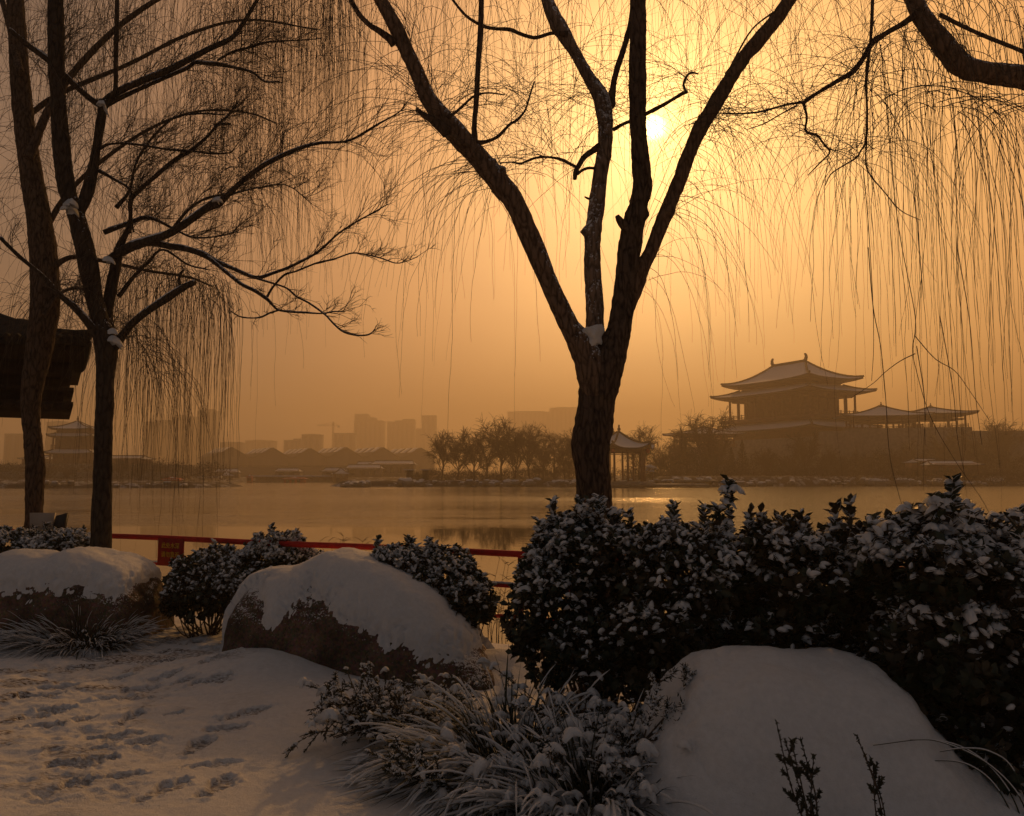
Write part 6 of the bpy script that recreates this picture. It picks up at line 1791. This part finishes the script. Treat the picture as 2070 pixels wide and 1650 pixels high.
def evergreen(seed, H, W, cone=False, n=2600, leafs=.30):
    r = np.random.default_rng(seed)
    tr, cr = MB(), MB()
    tr.tube(np.array([[0, 0, -.3], [0, 0, H * .5], [0, 0, H * .8]]), [.05 * W, .03 * W, .01 * W], 6)
    for i in range(14):
        a = i * 2.4; z = H * r.uniform(.15, .75); q = W * .4 * (1 - z / H * .6)
        tr.tube(np.array([[0, 0, z], [math.cos(a) * q * .5, math.sin(a) * q * .5, z + q * .3], [math.cos(a) * q, math.sin(a) * q, z + q * .45]]), [.018 * W, .012 * W, .004 * W], 4)
    d = r.normal(size=(n, 3)); d /= np.linalg.norm(d, axis=1, keepdims=True)
    rad = r.uniform(.35, 1.0, n) ** .5
    if cone:
        z = r.random(n) ** 1.35; a = r.uniform(0, 6.28, n); q = (1 - z) ** .85 * np.sqrt(r.uniform(.15, 1, n))
        q = q * (1 + .22 * np.sin(z * 34 + a * 2))
        P = np.stack([np.cos(a) * q * W / 2, np.sin(a) * q * W / 2, z * H * .97 + .15], -1)
    else:
        k_ = 1 + .25 * fbm(d, 2.0, 3, seed)
        P = d * (rad * k_)[:, None] * np.array([W / 2, W / 2, H * .42]) + np.array([0, 0, H * .55])
        lump_ = fbm(P, 1.1 / max(1, W / 6), 3, seed + 3); P = P[lump_ > -.35]
    n = len(P)
    D = r.normal(size=(n, 3)) + np.array([0, 0, .3]); Nn = r.normal(size=(n, 3)); D, S, U = orient(D, Nn)
    L_ = leafs * r.uniform(.5, 1.3, n)
    inst(cr, LEAF_V, P, D, S, U, L_, L_ * .8, L_, LEAF_Q, LEAF_T)
    return tr, cr, P

PROT = {}
hid = []
def put_tree(kind, px, py_base, py_top, Y, label, seed, group=None, W=None, rz=None, name=None):
    """kind: 'bare0'..'bare5','round','cone'; each crown shares mesh data with the first of its kind"""
    x = xof(px, Y); zb = max(zof(py_base, Y), -0.2); H = zof(py_top, Y) - zb
    nm = name or ('bare_willow' if kind.startswith('bare') else ('conifer' if kind == 'cone' else 'evergreen_tree'))
    t = thing(nm, (x, Y, zb), label, 'tree', group, rz=rz if rz is not None else seed * 1.7)
    if kind not in PROT:
        if kind.startswith('bare'):
            kk = int(kind[4:]); tr, cr = bare_tree(900 + kk, 12.0, .40 + .03 * (kk % 3), 9 + kk % 3, [.5, .2, .7, .35, .6, .25][kk % 6], .034, 1500)
            H0 = 12.0
        else:
            tr, cr, _ = evergreen(700 + len(PROT), 10.0, 8.0, kind == 'cone'); H0 = 10.0
        zmax = np.concatenate(cr.v)[:, 2]; zmax = np.percentile(zmax, 99.7)
        o1 = tr.build('trunk', M_twigfar); o2 = cr.build('crown', M_twigfar if kind.startswith('bare') else M_leaffar)
        PROT[kind] = (o1, o2, zmax)
        a_, b_ = o1, o2
    else:
        a_, b_ = PROT[kind][0].copy(), PROT[kind][1].copy(); COL.objects.link(a_); COL.objects.link(b_)
    s = H / PROT[kind][2]
    t.scale = ((W or s), (W or s), s)
    a_.parent = t; b_.parent = t
    return t

ISL = 'bare willows on the island'
for i, (px, yt, Y, s, lab) in enumerate([
        (893, 872, 165, 1, 'leftmost bare willow on the island tip, above the stone lanterns'), (925, 866, 170, 2, 'bare island willow second from the left, with a slender crown'),
        (958, 864, 166, 3, 'bare island willow third from the left, leaning slightly'), (985, 872, 174, 4, 'shorter bare willow just left of the tallest island willow'),
        (1012, 845, 168, 5, 'tallest bare willow in the middle of the island'), (1040, 858, 175, 6, 'bare willow just right of the tallest island willow'),
        (1070, 861, 168, 7, 'broad bare willow on the island right of its middle'), (1098, 878, 176, 8, 'low bare willow between the broad willow and the dark evergreen'),
        (1140, 866, 172, 9, 'bare willow over the dark evergreen left of the forked trunk'), (1165, 872, 168, 10, 'bare willow half hidden by the forked trunk')]):
    put_tree('bare%d' % (i % 6), px, 976, yt, Y, lab, s, ISL)
for i, (px, yt, Y, k_, W, lab) in enumerate([
        (1120, 890, 176, 'round', .72, 'round dark evergreen on the island left of the forked trunk'), (1150, 900, 170, 'round', .6, 'dark evergreen on the island beside the forked trunk'),
        (1090, 935, 170, 'round', .5, 'low dark evergreen bush tree below the broad island willow'), (1500, 890, 190, 'cone', .62, 'dark cone shaped conifer before the left half of the palace'),
        (1478, 905, 196, 'cone', .6, 'smaller cone shaped conifer left of the big one'), (1778, 906, 180, 'round', .62, 'round dark evergreen below the right galleries'),
        (1560, 935, 186, 'round', .6, 'low round evergreen right of the cone shaped conifer'), (1388, 900, 178, 'round', .7, 'round dark evergreen right of the lake pavilion'),
        (1350, 912, 176, 'round', .55, 'dark evergreen just right of the lake pavilion roof'), (1432, 905, 186, 'round', .62, 'dark evergreen under the tall bare tree left of the palace'),
        (1690, 930, 192, 'round', .55, 'low evergreen before the palace podium'), (1975, 900, 205, 'round', .8, 'dark evergreen at the right edge below the far gallery')]):
    put_tree(k_, px, 978, yt, Y, lab, 20 + i, W=W)
PAL = 'bare trees before the palace'
for i, (px, yt, Y, lab) in enumerate([
        (1425, 832, 188, 'tall bare tree just left of the palace, overlapping its eaves'), (1448, 860, 200, 'bare tree between the tall one and the palace wall'),
        (1545, 905, 184, 'bare tree before the palace, right of the conifer'), (1600, 898, 182, 'dark bare tree before the middle of the palace'), (1628, 872, 188, 'tallest bare tree before the palace front'),
        (1668, 902, 180, 'bare tree with snow at its foot right of the palace middle'), (1700, 912, 186, 'slim bare tree below the right corner of the palace'), (1735, 905, 196, 'bare tree below the near gallery'),
        (1820, 905, 190, 'bare tree left of the small shore hall'), (1850, 890, 215, 'hazy bare tree behind the shore halls'), (1905, 880, 220, 'hazy bare tree behind the red walled shore hall'),
        (1945, 868, 215, 'bare tree rising beside the end of the far gallery'), (1990, 845, 225, 'hazy tall bare tree at the right edge'), (2040, 850, 220, 'hazy bare tree beyond the right edge of the galleries'),
        (1290, 862, 172, 'bare tree with clustered leaves behind the lake pavilion'), (1335, 890, 190, 'small bare tree right of the lake pavilion roof'), (1372, 880, 196, 'bare tree before the low left gallery')]):
    put_tree('bare%d' % ((i + 2) % 6), px, 976, yt, Y, lab, 40 + i, PAL)
LFT = 'bare trees on the left bank'
for i, (px, yt, Y) in enumerate([(250, 925, 205), (285, 930, 200), (320, 928, 210), (100, 935, 205), (140, 945, 200)]):
    put_tree('bare%d' % (i % 6), px, 985, yt, Y, ['hazy low bare tree right of the slim trunk, the nearest to it', 'hazy low bare tree in the middle of the left bank', 'hazy low bare tree at the right end of the left bank', 'hazy low bare tree under the left temple tower', 'hazy low bare tree left of the slim trunk on the far bank'][i], 70 + i, LFT)

# thickets that read as one mass
def thicket(label, x0, x1, Y0, Y1, zf, n, seed, sz=.45, twigs=True):
    r = np.random.default_rng(seed)
    X = r.uniform(x0, x1, n); Y = r.uniform(Y0, Y1, n)
    top = zf(X) * (1 + .35 * fbm(np.stack([X, 0 * X, 0 * X], -1), .35, 3, seed))
    Zz = .3 + top * r.random(n) ** .8
    m = MB(); v = r.normal(0, .5, (n, 3)) + np.array([0, 0, 1.0]); v /= np.linalg.norm(v, axis=1, keepdims=True)
    P = np.stack([X, Y, Zz], -1)
    Q = np.stack([P, P + v * sz * 1.2 + r.normal(0, .1, (n, 3)), P + v * sz * 2.2 + r.normal(0, .3, (n, 3))], 1)
    h = n // 2
    tubes(m, Q[:h], np.tile([.035, .028, .01], (h, 1)), 3)
    D, S, U = orient(r.normal(size=(n - h, 3)), r.normal(size=(n - h, 3)))
    L_ = sz * r.uniform(.5, 1.2, n - h)
    inst(m, LEAF_V, P[h:], D, S, U, L_, L_ * .7, L_, LEAF_Q, LEAF_T)
    o = m.build('thicket', M_twigfar)
    return tag(o, label, 'undergrowth', kind='stuff')
thicket('dense brown undergrowth below the palace', 28, 132, 186, 200, lambda x: 5.2 + 0 * x, 16000, 801)
thicket('dense dark undergrowth in front of the palace trees', 24, 120, 164, 178, lambda x: 2.2 + 0 * x, 12000, 802, .3)
thicket('low undergrowth between the island willows', -22, 22, 166, 176, lambda x: 2.4 + 0 * x, 7000, 803, .3)
thicket('hazy undergrowth on the left bank', -150, -78, 205, 222, lambda x: 4.2 + 0 * x, 8000, 804, .5)
thicket('hazy trees along the foot of the town', -170, 60, 392, 410, lambda x: 5.0 + 0 * x, 9000, 805, .9)

# ------------------------------------------------------------------ shoreline rocks
def near_label(px, table):
    return min(table, key=lambda q: abs(q[0] - px))[1]
ISL_T = [(810, 'left of the stone lanterns'), (845, 'below the stone lanterns'), (893, 'below the leftmost island willow'), (940, 'below the second and third willow'), (1012, 'below the tallest island willow'), (1070, 'below the broad island willow'), (1130, 'just left of the forked trunk')]
PAL_T = [(1450, 'at the end of the landing stages'), (1500, 'below the cone shaped conifer'), (1560, 'below the low round evergreen'), (1625, 'below the palace middle'), (1690, 'below the right corner of the palace'), (1778, 'below the round dark evergreen'), (1850, 'below the small dark shore hall'), (1920, 'below the red walled shore hall'), (2000, 'right of the red walled shore hall')]
ROCKP = []
def rock_proto(seed):
    r = np.random.default_rng(seed)
    nu, nv = 18, 12
    u = np.linspace(0, 2 * math.pi, nu, endpoint=False); v = np.linspace(0, math.pi, nv)
    Uu, Vv = np.meshgrid(u, v, indexing='ij')
    d = np.stack([np.cos(Uu) * np.sin(Vv), np.sin(Uu) * np.sin(Vv), np.cos(Vv)], -1)
    k_ = 1 + .35 * fbm(d, 1.4, 3, seed); G = d * k_[..., None] * np.array([1, .7, .6])
    m = MB(); m.grid(G, wrap_u=True); m2 = MB()
    G2 = G[:, :4] * np.array([1.0, 1.0, 1.0]) + np.array([0, 0, .10]); G2[:, 3, 2] -= .13; m2.grid(G2, wrap_u=True)
    return m.build('stone', M_stone), m2.build('snow_cap', M_snowfar)
rp = [rock_proto(s) for s in (1, 2, 3, 4, 5)]
used = set()
def rock(px, Y, size, z, label, group, r):
    sw = 'small' if size < .85 else ('large' if size > 1.25 else 'medium'); hw = 'upper ' if z > WATER + .5 else ''
    sw = 'little' if size < .85 else ('large' if size > 1.25 else 'medium')
    if 'far left bank' in label:
        label = ('tiny' if size < .55 else 'small') + ' snowy stone on the far left bank, ' + ('left of the slim trunk' if px < 185 else ('under the hanging twigs' if px < 290 else 'near the red booth'))
    else: label = hw + sw + ' ' + label
    i = int(r.integers(0, 5)); t = thing('shore_rock', (xof(px, Y), Y, z), label, 'rock', group, rz=r.uniform(0, 6.28))
    for o in rp[i]:
        c = o if i not in used else o.copy()
        if i in used: COL.objects.link(c)
        c.parent = t
    used.add(i); t.scale = (size, size * r.uniform(.7, 1.1), size * r.uniform(.6, 1.1))
r = np.random.default_rng(99)
for i in range(44):
    px = r.uniform(800, 1165); Y = r.uniform(158.5, 165); rock(px, Y, r.uniform(.6, 1.5), WATER + r.uniform(0, .8), 'snow capped island shore rock ' + near_label(px, ISL_T), 'rocks on the island waterline', r)
for i in range(12):
    rock(r.uniform(796, 850), r.uniform(156, 161), r.uniform(.9, 1.6), WATER + r.uniform(0, .9), 'snow capped rock piled at the left tip of the island', 'rocks at the island tip', r)
for i in range(10):
    rock(r.uniform(704, 742), r.uniform(152, 156), r.uniform(.8, 1.5), WATER + r.uniform(0, .6), 'dark snow capped rock of the islet in the middle of the lake', 'rocks of the islet', r)
for i in range(70):
    px = r.uniform(1440, 2020); Y = 152.5 + .22 * (xof(px, 160) - 18) + r.uniform(-1, 5); rock(px, Y, r.uniform(.6, 1.6), WATER + r.uniform(0, .8), 'snow capped waterline rock ' + near_label(px, PAL_T), 'rocks on the palace waterline', r)
for i in range(22):
    rock(r.uniform(1240, 1440), r.uniform(150.5, 160), r.uniform(.6, 1.3), .2 + r.uniform(0, .8), 'snowy garden rock on the bank behind the landing stage', 'garden rocks by the pavilion', r)
for i in range(16):
    rock(r.uniform(60, 380), r.uniform(139, 150), r.uniform(.4, .8), WATER + .9 * r.random(), 'small snowy stone on the far left bank', 'stones on the left bank', r)
# umbrella shaped pine by the pavilion
t = put_tree('round', 1318, 975, 940, 156, 'flat topped pine with snow pads right of the lake pavilion', 95, W=.35, name='garden_pine')
m = MB(); lumps(m, np.array([[2.0, 0, 8.5], [-2, 1, 8], [0, -2, 9.2], [1, -3, 7.2], [-3, -1, 6.6], [3.4, 0, 6.4], [0.5, -3.4, 5.4]]), np.array([3.4, 3, 3.2, 2.4, 2.4, 2.4, 2.2]), r, droop=.4, hgt=.25)
m.build('snow', M_snowfar).parent = t

# ================================================================== HAZE
bx = (-1640, 1640, -60, 1640, -2.8, 140)
m = MB(); m.box(((bx[0] + bx[1]) / 2, (bx[2] + bx[3]) / 2, (bx[4] + bx[5]) / 2), (bx[1] - bx[0] + 60, bx[3] - bx[2] + 60, bx[5] - bx[4]))
hz, t_, b_ = mat('haze'); t_.nodes.remove(b_)
pv = t_.nodes.new('ShaderNodeVolumePrincipled')
pv.inputs['Color'].default_value = (0.97, 0.845, 0.64, 1)
pv.inputs['Density'].default_value = HAZE_D
pv.inputs['Density Attribute'].default_value = ''
pv.inputs['Anisotropy'].default_value = 0.45
t_.links.new(pv.outputs[0], t_.nodes['Material Output'].inputs['Volume'])
hz.cycles.homogeneous_volume = True
o = m.build('haze', hz, smooth_=False)
tag(o, 'thin warm winter haze over the lake', kind='stuff')
